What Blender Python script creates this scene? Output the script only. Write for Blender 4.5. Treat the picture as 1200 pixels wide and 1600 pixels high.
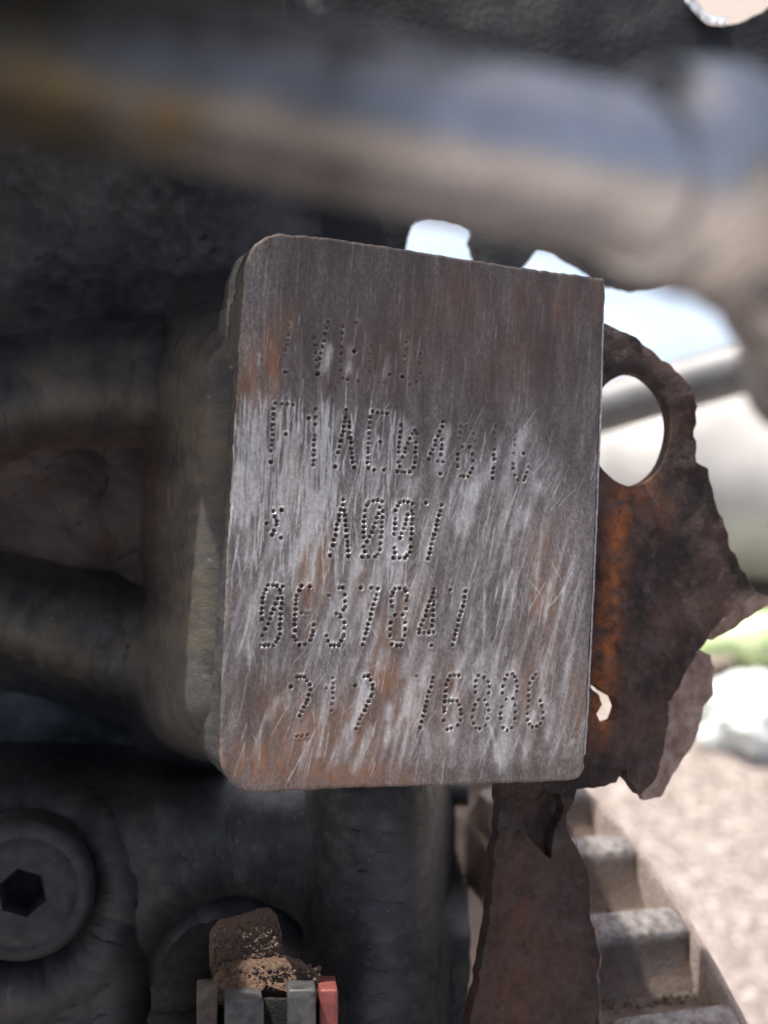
import bpy, bmesh, math, random
import numpy as np
from mathutils import Vector, Matrix, noise
from mathutils.geometry import delaunay_2d_cdt

scene = bpy.context.scene
for o in list(bpy.data.objects):
    bpy.data.objects.remove(o)
random.seed(7)
rng = np.random.default_rng(7)

# ------------------------------------------------------------------ camera, sky, sun, exposure
FPX = 2084.0                      # focal length in photo pixels (1200 x 1600)
PITCH = math.radians(25)          # camera looks down
CAM_H = 388.0                     # mm above the ground
ct, st = math.cos(PITCH), math.sin(PITCH)

cam_d = bpy.data.cameras.new('camera')
cam = bpy.data.objects.new('camera', cam_d)
scene.collection.objects.link(cam)
cam.location = (0, 0, CAM_H * .001)
cam.rotation_euler = (math.radians(90) - PITCH, 0, 0)
cam_d.sensor_fit = 'VERTICAL'
cam_d.sensor_height = 24
cam_d.lens = 12 / (800 / FPX)
cam_d.clip_start = 0.005
cam_d.clip_end = 200
cam_d.dof.use_dof = True
cam_d.dof.focus_distance = 0.154
cam_d.dof.aperture_fstop = cam_d.lens / 2.25
scene.camera = cam

SUN_DIR = Vector((-0.30, 0.21, 0.91)).normalized()      # from the ground towards the sun
w = bpy.data.worlds.new('World')
scene.world = w
w.use_nodes = True
nt = w.node_tree
bg = nt.nodes['Background']
sky = nt.nodes.new('ShaderNodeTexSky')
sky.sky_type = 'NISHITA'
sky.sun_disc = False
sky.sun_elevation = math.asin(SUN_DIR.z)
sky.sun_rotation = math.atan2(SUN_DIR.x, SUN_DIR.y)
sky.air_density = 0.7
sky.dust_density = 7.0
sky.ozone_density = 0.4
bg.inputs['Strength'].default_value = 0.14
nt.links.new(sky.outputs[0], bg.inputs['Color'])

sun_d = bpy.data.lights.new('sun', 'SUN')
sun_d.energy = 3.1
sun_d.angle = math.radians(0.55)
sun_d.color = (1.0, 0.95, 0.88)
sun = bpy.data.objects.new('sun', sun_d)
scene.collection.objects.link(sun)
sun.location = (-1, 1, 3)
sun.rotation_euler = (-SUN_DIR).to_track_quat('-Z', 'Y').to_euler()

scene.view_settings.view_transform = 'Standard'
scene.view_settings.look = 'None'
scene.view_settings.gamma = 1
scene.view_settings.use_curve_mapping = False
scene.view_settings.exposure = 0.85
scene.render.engine = 'CYCLES'
scene.cycles.use_denoising = True
scene.cycles.max_bounces = 6
scene.cycles.sample_clamp_indirect = 4

# ------------------------------------------------------------------ coordinates
# build space, millimetres: x right, y up, d away along the lens axis; W() turns it into world metres
def W(p):
    x, y, d = p
    return Vector((x, y * st + d * ct, CAM_H + y * ct - d * st)) * .001

def Warr(a):
    a = np.asarray(a, float)
    return np.stack([a[:, 0], a[:, 1] * st + a[:, 2] * ct, CAM_H + a[:, 1] * ct - a[:, 2] * st], 1) * .001

def A(p):                          # world mm -> build space
    x, y, z = p
    z -= CAM_H
    return (x, y * st + z * ct, y * ct - z * st)

def P(px, py, d):
    return ((px - 600) / FPX * d, (800 - py) / FPX * d, d)

class Plane:
    """a plane in build space through p0, turned about the vertical (yaw) and tipped (pitch)"""
    def __init__(s, p0, yaw, tip=0):
        s.p0 = np.array(p0, float)
        y, t = math.radians(yaw), math.radians(tip)
        s.u = np.array([math.cos(y), 0, math.sin(y)])
        v = np.array([0, math.cos(t), math.sin(t)])
        s.v = v - s.u * v.dot(s.u); s.v /= np.linalg.norm(s.v)
        s.n = np.cross(s.u, s.v)
        if s.n[2] > 0: s.n = -s.n               # towards the camera
    def hit(s, px, py):
        r = np.array([(px - 600) / FPX, (800 - py) / FPX, 1.0])
        t = s.p0.dot(s.n) / r.dot(s.n)
        q = r * t - s.p0
        return q.dot(s.u), q.dot(s.v)
    def pt(s, u, v, h=0.0):
        return s.p0 + s.u * u + s.v * v + s.n * h

# ------------------------------------------------------------------ numpy noise
def _hash(ix, iy, seed):
    n = (ix.astype(np.int64) * 374761393 + iy.astype(np.int64) * 668265263 + seed * 974711) & 0x7fffffff
    n = ((n ^ (n >> 13)) * 1274126177) & 0x7fffffff
    return ((n ^ (n >> 16)) & 0xffff) / 65535.0

def vnoise(x, y, seed=0):
    ix, iy = np.floor(x), np.floor(y)
    fx, fy = x - ix, y - iy
    fx = fx * fx * (3 - 2 * fx); fy = fy * fy * (3 - 2 * fy)
    a = _hash(ix, iy, seed); b = _hash(ix + 1, iy, seed)
    c = _hash(ix, iy + 1, seed); d = _hash(ix + 1, iy + 1, seed)
    return (a * (1 - fx) + b * fx) * (1 - fy) + (c * (1 - fx) + d * fx) * fy

def fbm(x, y, seed=0, octs=4, gain=.5):
    r = 0; amp = 1; tot = 0
    for k in range(octs):
        r = r + amp * vnoise(x * 2 ** k + 17.3 * k, y * 2 ** k - 9.1 * k, seed + k)
        tot += amp; amp *= gain
    return r / tot

def sstep(a, b, x):
    t = np.clip((x - a) / (b - a), 0, 1)
    return t * t * (3 - 2 * t)

def inpoly(x, y, poly):
    x = np.asarray(x, float); y = np.asarray(y, float)
    ins = np.zeros(x.shape, bool)
    n = len(poly)
    for i in range(n):
        x0, y0 = poly[i]; x1, y1 = poly[(i + 1) % n]
        if y0 == y1: continue
        c = ((y0 > y) != (y1 > y)) & (x < (x1 - x0) * (y - y0) / (y1 - y0) + x0)
        ins ^= c
    return ins

def sdpoly(x, y, poly):
    """distance to the outline, negative inside; also the nearest point"""
    best = np.full(x.shape, 1e9); nx = np.zeros(x.shape); ny = np.zeros(x.shape)
    n = len(poly)
    for i in range(n):
        x0, y0 = poly[i]; x1, y1 = poly[(i + 1) % n]
        dx, dy = x1 - x0, y1 - y0
        L = dx * dx + dy * dy + 1e-12
        t = np.clip(((x - x0) * dx + (y - y0) * dy) / L, 0, 1)
        qx, qy = x0 + t * dx, y0 + t * dy
        d = np.hypot(x - qx, y - qy)
        m = d < best
        best = np.where(m, d, best); nx = np.where(m, qx, nx); ny = np.where(m, qy, ny)
    return np.where(inpoly(x, y, poly), -best, best), nx, ny

# ------------------------------------------------------------------ objects
def mesh_obj(name, verts, faces, mat, parent=None, origin=None, smooth=True, attrs=None, rest=None):
    """verts in build space (mm) -> one mesh object; keeps the build coordinates as attribute 'rest'"""
    verts = np.asarray(verts, float)
    wv = Warr(verts)
    if origin is None:
        og = Vector(((wv[:, 0].min() + wv[:, 0].max()) / 2, (wv[:, 1].min() + wv[:, 1].max()) / 2, wv[:, 2].min()))
    else:
        og = W(origin)
    me = bpy.data.meshes.new(name)
    loc = wv - np.array(og)
    if isinstance(faces, np.ndarray) and faces.ndim == 2:
        nf, k = faces.shape
        me.vertices.add(len(loc)); me.vertices.foreach_set('co', loc.ravel())
        me.loops.add(nf * k); me.loops.foreach_set('vertex_index', faces.ravel().astype(np.int32))
        me.polygons.add(nf)
        me.polygons.foreach_set('loop_start', np.arange(0, nf * k, k, dtype=np.int32))
        me.polygons.foreach_set('loop_total', np.full(nf, k, dtype=np.int32))
        me.update(calc_edges=True); me.validate()
    else:
        me.from_pydata([tuple(v) for v in loc], [], [tuple(f) for f in faces]); me.update()
    a = me.attributes.new('rest', 'FLOAT_VECTOR', 'POINT')
    a.data.foreach_set('vector', (verts if rest is None else np.asarray(rest, float)).astype(np.float32).ravel())
    for k, v in (attrs or {}).items():
        at = me.attributes.new(k, 'FLOAT', 'POINT')
        at.data.foreach_set('value', np.asarray(v, np.float32).ravel())
    if smooth:
        me.polygons.foreach_set('use_smooth', np.ones(len(me.polygons), bool))
    me.materials.append(mat)
    ob = bpy.data.objects.new(name, me)
    scene.collection.objects.link(ob)
    put(ob, og, parent)
    return ob

WORLD_POS = {}
def put(ob, og, parent):
    WORLD_POS[ob.name] = Vector(og)
    if parent is not None:
        ob.parent = parent
        ob.location = Vector(og) - WORLD_POS[parent.name]
    else:
        ob.location = og

def empty(name, at, label, cat, group=None):
    o = bpy.data.objects.new(name, None)
    o.empty_display_size = .01
    scene.collection.objects.link(o)
    put(o, W(at), None)
    return tag(o, label, cat, group)

def tag(o, label=None, cat=None, group=None, kind=None):
    if label: o['label'] = label
    if cat: o['category'] = cat
    if group: o['group'] = group
    if kind: o['kind'] = kind
    return o

def fix_normals(ob, split=None):
    bm = bmesh.new(); bm.from_mesh(ob.data)
    bmesh.ops.recalc_face_normals(bm, faces=bm.faces)
    bm.to_mesh(ob.data); bm.free()
    if split is not None:
        ob.data.set_sharp_from_angle(angle=math.radians(split))
    return ob

def grid_faces(ny, nx):
    i = np.arange((ny - 1) * (nx - 1)); r = i // (nx - 1); c = i % (nx - 1)
    a = r * nx + c
    return np.stack([a, a + 1, a + nx + 1, a + nx], 1)

def tube(path, radii, seg=40, cap=True, wob=None):
    """sweep along build-space points; returns verts, faces, (t, angle) per vert"""
    path = [Vector(p) for p in path]
    n = len(path); V = []; F = []; TA = []
    up = Vector((0, 1, 0.2))
    for i, p in enumerate(path):
        t = (path[min(i + 1, n - 1)] - path[max(i - 1, 0)]).normalized()
        s = t.cross(up).normalized(); q = s.cross(t).normalized()
        for k in range(seg):
            a = 2 * math.pi * k / seg
            r = radii[i]
            if wob: r += wob(p, a)
            V.append(p + (q * math.cos(a) + s * math.sin(a)) * r); TA.append((i / (n - 1), a))
    for i in range(n - 1):
        for k in range(seg):
            F.append((i * seg + k, i * seg + (k + 1) % seg, (i + 1) * seg + (k + 1) % seg, (i + 1) * seg + k))
    if cap:
        F.append(tuple(range(seg))[::-1]); F.append(tuple((n - 1) * seg + k for k in range(seg)))
    return V, F, TA

def catmull(pts, per=10):
    pts = [np.array(p, float) for p in pts]
    out = []
    for i in range(len(pts) - 1):
        p0 = pts[max(i - 1, 0)]; p1 = pts[i]; p2 = pts[i + 1]; p3 = pts[min(i + 2, len(pts) - 1)]
        for k in range(per):
            t = k / per
            out.append(.5 * (2 * p1 + (p2 - p0) * t + (2 * p0 - 5 * p1 + 4 * p2 - p3) * t * t + (3 * p1 - p0 - 3 * p2 + p3) * t ** 3))
    out.append(pts[-1])
    return out

def jag(poly, step, amp, seed=0, closed=True):
    """resample an outline and roughen it"""
    r = np.random.default_rng(seed)
    out = []
    n = len(poly)
    for i in range(n if closed else n - 1):
        a = np.array(poly[i], float); b = np.array(poly[(i + 1) % n], float)
        L = np.linalg.norm(b - a); k = max(1, int(L / step))
        nn = np.array([b[1] - a[1], a[0] - b[0]]) / (L + 1e-9)
        for j in range(k):
            q = a + (b - a) * j / k
            q = q + nn * (r.normal() * amp * .6 + amp * 2 * (vnoise(np.array([q[0] / step / 4]), np.array([q[1] / step / 4]), seed)[0] - .5))
            out.append((q[0], q[1]))
    if not closed: out.append(tuple(poly[-1]))
    return out

def sheet(name, plane, outline, holes, thick, mat, parent=None, grid=2.5, warp=None, curl=0.0):
    """a plate with real thickness: outline and holes in plane coordinates (mm)"""
    pts = []; edges = []
    for loop in [outline] + holes:
        s = len(pts); pts += [Vector(p) for p in loop]
        edges += [(s + i, s + (i + 1) % len(loop)) for i in range(len(loop))]
    xs = [p[0] for p in outline]; ys = [p[1] for p in outline]
    gx, gy = np.meshgrid(np.arange(min(xs), max(xs), grid), np.arange(min(ys), max(ys), grid))
    gx = gx.ravel() + rng.uniform(-.2, .2, gx.size) * grid; gy = gy.ravel() + rng.uniform(-.2, .2, gy.size) * grid
    keep = sdpoly(gx, gy, outline)[0] < -grid * .4
    for h in holes: keep &= sdpoly(gx, gy, h)[0] > grid * .4
    pts += [Vector((x, y)) for x, y in zip(gx[keep], gy[keep])]
    v2, _, tri, *_ = delaunay_2d_cdt(pts, edges, [], 0, 1e-5)
    cx = np.array([sum(v2[i].x for i in f) / 3 for f in tri]); cy = np.array([sum(v2[i].y for i in f) / 3 for f in tri])
    ok = inpoly(cx, cy, outline)
    for h in holes: ok &= ~inpoly(cx, cy, h)
    tri = [f for f, k in zip(tri, ok) if k]
    n = len(v2); V = []
    vx = np.array([p.x for p in v2]); vy = np.array([p.y for p in v2])
    CE = np.exp(-np.abs(sdpoly(vx, vy, outline)[0]) / 1.3) * (fbm(vx / 5, vy / 5, 91, 3) - .42) * 2
    for h_ in holes: CE = CE - .35 * np.exp(-np.abs(sdpoly(vx, vy, h_)[0]) / 1.2)
    for back in (0, 1):
        for j, p in enumerate(v2):
            h = warp(p.x, p.y) if warp else 0
            h += curl * CE[j]
            V.append(plane.pt(p.x, p.y, h - back * thick))
    F = [tuple(f) for f in tri] + [tuple(n + i for i in reversed(f)) for f in tri]
    cnt = {}
    for f in tri:
        for i in range(3):
            e = (f[i], f[(i + 1) % 3]); cnt[e] = 1
    for (a, b) in list(cnt):
        if (b, a) not in cnt: F.append((b, a, n + a, n + b))
    ob = mesh_obj(name, V, F, mat, parent, smooth=True)
    fix_normals(ob, 40)
    return ob

# ------------------------------------------------------------------ materials
class M:
    def __init__(s, name, rough=.6, metal=0.0, spec=.5):
        s.m = bpy.data.materials.new(name); s.m.use_nodes = True
        s.t = s.m.node_tree; s.b = s.t.nodes['Principled BSDF']
        s.b.inputs['Roughness'].default_value = rough
        s.b.inputs['Metallic'].default_value = metal
        s.b.inputs['Specular IOR Level'].default_value = spec
        s.co = s.attr('rest', vec=True)
    def n(s, kind, **kw):
        x = s.t.nodes.new(kind)
        for k, v in kw.items(): setattr(x, k, v)
        return x
    def link(s, a, b): s.t.links.new(a, b)
    def attr(s, name, vec=False):
        x = s.n('ShaderNodeAttribute', attribute_name=name)
        return x.outputs['Vector' if vec else 'Fac']
    def per_object(s):
        oi = s.n('ShaderNodeObjectInfo')
        mul = s.n('ShaderNodeMath', operation='MULTIPLY'); mul.inputs[1].default_value = 173.0
        s.link(oi.outputs['Random'], mul.inputs[0])
        ad = s.n('ShaderNodeVectorMath', operation='ADD')
        s.link(s.co, ad.inputs[0]); s.link(mul.outputs[0], ad.inputs[1]); s.co = ad.outputs[0]
    def noise(s, scale, detail=4, rough=.55, stretch=(1, 1, 1), rot=(0, 0, 0), off=0.0):
        mp = s.n('ShaderNodeMapping')
        mp.inputs['Scale'].default_value = stretch
        mp.inputs['Rotation'].default_value = rot
        mp.inputs['Location'].default_value = (off, off * .7, off * .3)
        s.link(s.co, mp.inputs['Vector'])
        x = s.n('ShaderNodeTexNoise')
        x.inputs['Scale'].default_value = scale; x.inputs['Detail'].default_value = detail
        x.inputs['Roughness'].default_value = rough
        s.link(mp.outputs[0], x.inputs['Vector'])
        return x.outputs['Fac']
    def voro(s, scale, feature='F1'):
        x = s.n('ShaderNodeTexVoronoi', feature=feature); x.inputs['Scale'].default_value = scale
        s.link(s.co, x.inputs['Vector'])
        return x
    def ramp(s, fac, stops):
        x = s.n('ShaderNodeValToRGB')
        e = x.color_ramp.elements
        while len(e) < len(stops): e.new(.5)
        for el, (p, c) in zip(e, stops):
            el.position = p
            el.color = (c, c, c, 1) if isinstance(c, (int, float)) else (*c, 1)
        s.link(fac, x.inputs['Fac'])
        return x.outputs['Color']
    def mix(s, fac, a, b, mode='MIX'):
        x = s.n('ShaderNodeMix', data_type='RGBA', blend_type=mode)
        for sock, v in ((x.inputs[0], fac), (x.inputs[6], a), (x.inputs[7], b)):
            if isinstance(v, (int, float)): sock.default_value = v
            elif isinstance(v, tuple): sock.default_value = (*v, 1)
            else: s.link(v, sock)
        return x.outputs[2]
    def math(s, op, a, b=0.0):
        x = s.n('ShaderNodeMath', operation=op)
        for sock, v in ((x.inputs[0], a), (x.inputs[1], b)):
            if isinstance(v, (int, float)): sock.default_value = v
            else: s.link(v, sock)
        return x.outputs[0]
    def bump(s, h, strength=.5, dist=.0005):
        x = s.n('ShaderNodeBump'); x.inputs['Strength'].default_value = strength
        x.inputs['Distance'].default_value = dist
        s.link(h, x.inputs['Height'])
        if s.b.inputs['Normal'].is_linked: s.link(s.b.inputs['Normal'].links[0].from_socket, x.inputs['Normal'])
        s.link(x.outputs[0], s.b.inputs['Normal'])
    def col(s, c):
        if isinstance(c, tuple): s.b.inputs['Base Color'].default_value = (*c, 1)
        else: s.link(c, s.b.inputs['Base Color'])
    def rough(s, r): s.link(r, s.b.inputs['Roughness'])
    def metal(s, r): s.link(r, s.b.inputs['Metallic'])

def mat_concrete():
    k = M('concrete_ground', .9)
    c = k.ramp(k.noise(.035, 6, .6), [(.3, (.165, .135, .120)), (.55, (.22, .185, .168)), (.75, (.27, .235, .215))])
    v = k.voro(.16)
    spots = k.ramp(v.outputs['Color'], [(.35, (.15, .115, .10)), (.5, (.24, .20, .18)), (.72, (.45, .41, .375))])
    c = k.mix(k.math('MULTIPLY', k.ramp(k.noise(.09, 3), [(.4, .0), (.6, 1.0)]), .62), c, spots)
    c = k.mix(.55, c, k.ramp(k.noise(.32, 3, .7, off=5), [(.35, (.11, .084, .072)), (.5, (.24, .20, .18)), (.66, (.52, .475, .435))]))
    fl = k.ramp(k.noise(.30, 3, .6, off=40), [(.55, 0.0), (.62, 1.0)])
    c = k.mix(k.math('MULTIPLY', fl, .65), c, (.66, .60, .55))
    dkf = k.ramp(k.noise(.26, 3, .6, off=70), [(.57, 0.0), (.64, 1.0)])
    c = k.mix(k.math('MULTIPLY', dkf, .6), c, (.13, .10, .09))
    k.col(c)
    k.bump(k.noise(.3, 4, .7), .8, .003)
    return k.m

def mat_cast():
    """black-painted cast iron under dust and oily grime"""
    k = M('cast_iron_paint', .5)
    big = k.noise(.06, 5, .6)
    c = k.ramp(big, [(.32, (.015, .017, .0195)), (.5, (.035, .0375, .040)), (.7, (.078, .078, .077))])
    dust = k.ramp(k.noise(.45, 6, .7, off=11), [(.46, 0.0), (.66, 1.0)])
    c = k.mix(k.math('MULTIPLY', dust, .5), c, (.12, .118, .112))
    tan = k.math('MULTIPLY', k.attr('grime'), k.ramp(k.noise(.3, 5, .7, off=3), [(.3, .25), (.7, 1.0)]))
    c = k.mix(tan, c, (.15, .128, .088))
    c = k.mix(k.math('MULTIPLY', k.attr('brown'), .75), c, (.060, .034, .025))
    sp = k.ramp(k.noise(2.2, 2, .5, off=31), [(.68, 0.0), (.75, 1.0)])
    c = k.mix(k.math('MULTIPLY', sp, .55), c, (.22, .21, .2))
    k.col(c)
    k.rough(k.ramp(k.noise(.5, 4, .6, off=7), [(.3, .36), (.7, .66)]))
    k.bump(k.noise(1.0, 6, .65), .7, .00026)
    k.bump(k.noise(4.0, 3, .6, off=2), .5, .00010)
    return k.m

def mat_pad():
    k = M('ground_steel', .5, .5)
    film = k.ramp(k.noise(.25, 5, .6, stretch=(2.2, .5, 1)), [(.3, (.165, .138, .122)), (.55, (.27, .238, .216)), (.75, (.38, .35, .325))])
    fine = k.noise(6.0, 3, .6, stretch=(1, .16, 1), rot=(0, 0, -.10))
    speck = k.noise(3.6, 4, .7, stretch=(1, .6, 1), off=8)
    c = k.mix(1.0, film, k.ramp(fine, [(.3, .80), (.5, 1.0), (.7, 1.2)]), 'MULTIPLY')
    c = k.mix(1.0, c, k.ramp(speck, [(.34, .66), (.5, 1.0), (.64, 1.38)]), 'MULTIPLY')
    rustc = k.ramp(k.noise(.8, 4, .65, stretch=(1, .35, 1), off=4), [(.3, (.22, .11, .065)), (.55, (.38, .20, .115)), (.75, (.50, .28, .13))])
    rust = k.attr('rust')
    rf = k.math('MULTIPLY', rust, k.ramp(k.noise(1.6, 4, .6, stretch=(1, .25, 1), off=9), [(.30, .2), (.62, 1.0)]))
    c = k.mix(rf, c, rustc)
    scr = k.attr('scratch_sheen')
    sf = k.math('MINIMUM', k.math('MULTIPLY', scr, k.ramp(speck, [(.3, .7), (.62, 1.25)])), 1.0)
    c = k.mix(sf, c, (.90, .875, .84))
    c = k.mix(k.attr('shade_oil'), c, (.090, .070, .060))
    c = k.mix(k.attr('soil'), c, (.060, .047, .038))
    k.col(c)
    k.metal(k.math('SUBTRACT', .52, k.math('MULTIPLY', rf, .35)))
    r = k.math('ADD', k.ramp(k.noise(2.5, 4, .6, stretch=(1, .2, 1), off=2), [(.3, .42), (.7, .58)]), k.math('MULTIPLY', rf, .2))
    k.rough(k.math('SUBTRACT', r, k.math('MULTIPLY', sf, .08)))
    k.bump(fine, .3, .00008)
    k.bump(speck, .4, .00010)
    return k.m

def mat_rust():
    k = M('rusty_sheet', .8, .1)
    c = k.ramp(k.noise(.13, 6, .65), [(.30, (.009, .006, .006)), (.46, (.032, .018, .015)), (.60, (.075, .040, .030)), (.76, (.12, .078, .060))])
    org = k.math('MULTIPLY', k.attr('orange'), k.ramp(k.noise(.5, 5, .65, off=6), [(.36, .0), (.6, 1.0)]))
    c = k.mix(org, c, (.40, .125, .028))
    c = k.mix(k.math('MULTIPLY', k.attr('greyed'), k.ramp(k.noise(.4, 5, .65, off=16), [(.3, .05), (.65, .7)])), c, (.085, .056, .042))
    c = k.mix(k.ramp(k.noise(.28, 5, .65, off=21), [(.5, 0.0), (.72, .8)]), c, (.105, .080, .076))
    sp = k.ramp(k.noise(1.4, 4, .7, off=12), [(.58, 0.0), (.7, 1.0)])
    c = k.mix(k.math('MULTIPLY', sp, .45), c, (.17, .13, .11))
    k.col(c)
    k.rough(k.ramp(k.noise(.9, 4, off=3), [(.3, .55), (.7, .9)]))
    k.bump(k.noise(.9, 6, .7), .7, .0006)
    return k.m

def mat_flap():  # lighter than the sheet's rust: sunlight on the flaps put into the colour
    k = M('rusty_flap_sunlit', .8, .1)
    c = k.ramp(k.noise(.35, 6, .65), [(.3, (.12, .075, .06)), (.5, (.27, .19, .16)), (.66, (.40, .33, .29)), (.8, (.32, .16, .11))])
    k.col(c)
    k.bump(k.noise(1.2, 6, .7), .6, .0009)
    return k.m

def mat_gear():
    k = M('gear_steel', .62, .3)
    k.per_object()
    c = k.ramp(k.noise(.16, 5, .6), [(.3, (.09, .066, .053)), (.55, (.155, .122, .104)), (.75, (.22, .188, .167))])
    rs = k.ramp(k.noise(.55, 5, .7, off=4), [(.54, 0.0), (.70, 1.0)])
    c = k.mix(k.math('MULTIPLY', rs, .5), c, (.27, .12, .075))
    dk = k.ramp(k.noise(1.6, 5, .7, off=14), [(.56, 0.0), (.70, 1.0)])
    c = k.mix(k.math('MULTIPLY', dk, .7), c, (.075, .06, .05))
    c = k.mix(k.math('MULTIPLY', k.attr('worn'), k.ramp(k.noise(.7, 4, .6, off=19), [(.38, .1), (.64, .85)])), c, (.36, .35, .34))
    k.col(c)
    k.rough(k.ramp(k.noise(.8, 4, off=2), [(.3, .5), (.7, .8)]))
    k.bump(k.noise(1.6, 5, .7), .6, .0006)
    return k.m

def mat_flywheel():
    k = M('dusty_flywheel', .85, .1)
    c = k.ramp(k.noise(.3, 6, .65), [(.3, (.20, .155, .13)), (.55, (.33, .275, .245)), (.75, (.42, .37, .335))])
    c = k.mix(.5, c, k.ramp(k.noise(1.6, 4, .7, off=5), [(.35, (.13, .09, .075)), (.6, (.4, .34, .31)), (.75, (.55, .50, .47))]))
    k.col(c)
    k.bump(k.noise(1.7, 5, .7), .6, .0009)
    return k.m

def mat_pipe():
    k = M('dirty_steel_pipe', .42, .72)
    c = k.ramp(k.noise(.13, 5, .6), [(.34, (.12, .116, .11)), (.5, (.32, .316, .308)), (.66, (.62, .62, .615))])
    c = k.mix(k.attr('bare_highlight'), c, (.80, .80, .80))  # bare silver, with the pipe's highlight painted into the colour
    c = k.mix(k.attr('dark_left'), c, (.045, .041, .031))  # darker towards the pipe's left end
    c = k.mix(k.attr('yellow'), c, (.30, .215, .06))
    k.col(c)
    k.rough(k.ramp(k.noise(.25, 4, off=3), [(.3, .16), (.7, .34)]))
    k.bump(k.noise(.5, 5, .6), .25, .0010)
    return k.m

def mat_simple(name, c0, c1, scale=.5, rough=.7, metal=0.0, bump=.3, dist=.0006, detail=5):
    k = M(name, rough, metal)
    k.col(k.ramp(k.noise(scale, detail, .6), [(.35, c0), (.68, c1)]))
    if bump: k.bump(k.noise(scale * 3, 5, .65, off=5), bump, dist * .4)
    return k.m

MAT = dict(
    concrete=mat_concrete(), cast=mat_cast(), pad=mat_pad(), rust=mat_rust(), flap=mat_flap(), gear=mat_gear(),
    flywheel=mat_flywheel(), pipe=mat_pipe(),
    cover=mat_simple('black_cover', (.002, .003, .005), (.008, .011, .015), .35, .65, 0, .5, .0012),
    bright_edge=mat_simple('bare_cut_metal', (.28, .31, .36), (.75, .78, .82), 1.3, .35, .7, .9, .0010),
    plug=mat_simple('painted_plug', (.020, .0225, .0235), (.055, .058, .059), .5, .5, 0, .6, .0005),
    socket=mat_simple('socket_dark', (.012, .012, .013), (.03, .03, .03), .7, .7, 0, .3),
    dirt=mat_simple('dried_mud', (.20, .105, .06), (.50, .34, .235), 2.2, .95, 0, 1.0, .0022),
    grey_plastic=mat_simple('grey_plastic', (.045, .046, .047), (.13, .128, .122), .9, .45, 0, .25, .0004),
    brown_plastic=mat_simple('dusty_plastic', (.07, .058, .048), (.17, .135, .11), .8, .8, 0, .6, .0008),
    black_rubber=mat_simple('black_rubber', (.008, .008, .009), (.035, .034, .033), 1.4, .75, 0, .7, .0012),
    red_plastic=mat_simple('red_plastic', (.22, .055, .048), (.32, .09, .078), .6, .5, 0, .25, .0004),
    tube=mat_simple('grey_tube', (.14, .145, .15), (.22, .225, .23), .05, .5, .3, .2),
    white_drum=mat_simple('white_plastic', (.36, .355, .335), (.50, .49, .47), .03, .45, 0, .1),
    spots=mat_simple('drum_stain', (.10, .09, .08), (.16, .15, .13), .2, .8, 0, .1),
    blue_sheet=mat_simple('pale_blue_sheet', (.22, .30, .40), (.30, .37, .45), .008, .5, 0, .1),
    bag=mat_simple('white_film', (.68, .76, .72), (.82, .87, .84), .03, .4, 0, .2),
    green=mat_simple('pale_green_plastic', (.50, .66, .32), (.66, .78, .45), .03, .4, 0, .1),
    grit=mat_simple('soil_grit', (.055, .04, .032), (.22, .165, .13), .9, .95, 0, .8, .0008),
)

# ------------------------------------------------------------------ ground
def build_ground():
    # dense patch near the engine, long skirts to the horizon
    def axis(lo, hi):
        core = np.arange(lo, hi + 1, 12.0)
        far = np.array([60, 160, 400, 1000, 2500, 6000, 15000, 40000.0])
        return np.concatenate([(lo - far)[::-1], core, hi + far])
    gx, gy = np.meshgrid(axis(-100, 700), axis(100, 1500))
    z = 2.2 * (fbm(gx / 60, gy / 60, 5, 4) - .5) + 1.2 * (fbm(gx / 14, gy / 14, 8, 2) - .5)
    V = np.array([A((x, y, h)) for x, y, h in zip(gx.ravel(), gy.ravel(), z.ravel())])
    g = mesh_obj('ground', V, grid_faces(*gx.shape), MAT['concrete'], origin=A((0, 0, 0)))
    tag(g, 'sunlit pinkish beige concrete ground with pale aggregate', kind='structure')
build_ground()

# ------------------------------------------------------------------ engine block
block = empty('engine_block', P(300, 1600, 190), 'black cast engine block with a ground steel number pad', 'engine block')

# --- the number pad
PAD = Plane((0, 0, 154.0), 18.0, 0)
pad_px = []
def arc(cx, cy, r, a0, a1, n=8):
    return [(cx + r * math.cos(math.radians(a0 + (a1 - a0) * i / n)), cy - r * math.sin(math.radians(a0 + (a1 - a0) * i / n))) for i in range(n + 1)]
pad_px += arc(440, 422, 57, 178, 92)
pad_px += [(500, 369), (600, 384), (700, 400), (800, 415), (900, 429), (938, 434)]
pad_px += arc(940, 440, 7, 80, 5, 3)
pad_px += [(944, 520), (940, 620), (936, 720), (932, 820), (928, 920), (923, 1020), (918, 1120), (914, 1185)]
pad_px += arc(889, 1195, 25, 10, -85, 5)
pad_px += [(800, 1224), (700, 1227), (600, 1230), (500, 1234), (440, 1237)]
pad_px += arc(404, 1178, 61, -98, -176, 8)
pad_px += [(345, 1130), (348, 1040), (352, 940), (357, 840), (363, 740), (369, 640), (375, 540), (381, 460)]
pad_uv = [PAD.hit(x, y) for x, y in pad_px]

def gauss_blur(a, s):
    r = int(s * 3) + 1
    k = np.exp(-.5 * (np.arange(-r, r + 1) / s) ** 2); k /= k.sum()
    a = np.pad(a, ((r, r), (r, r)), mode='edge')
    a = np.apply_along_axis(lambda m: np.convolve(m, k, 'valid'), 0, a)
    return np.apply_along_axis(lambda m: np.convolve(m, k, 'valid'), 1, a)

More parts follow.
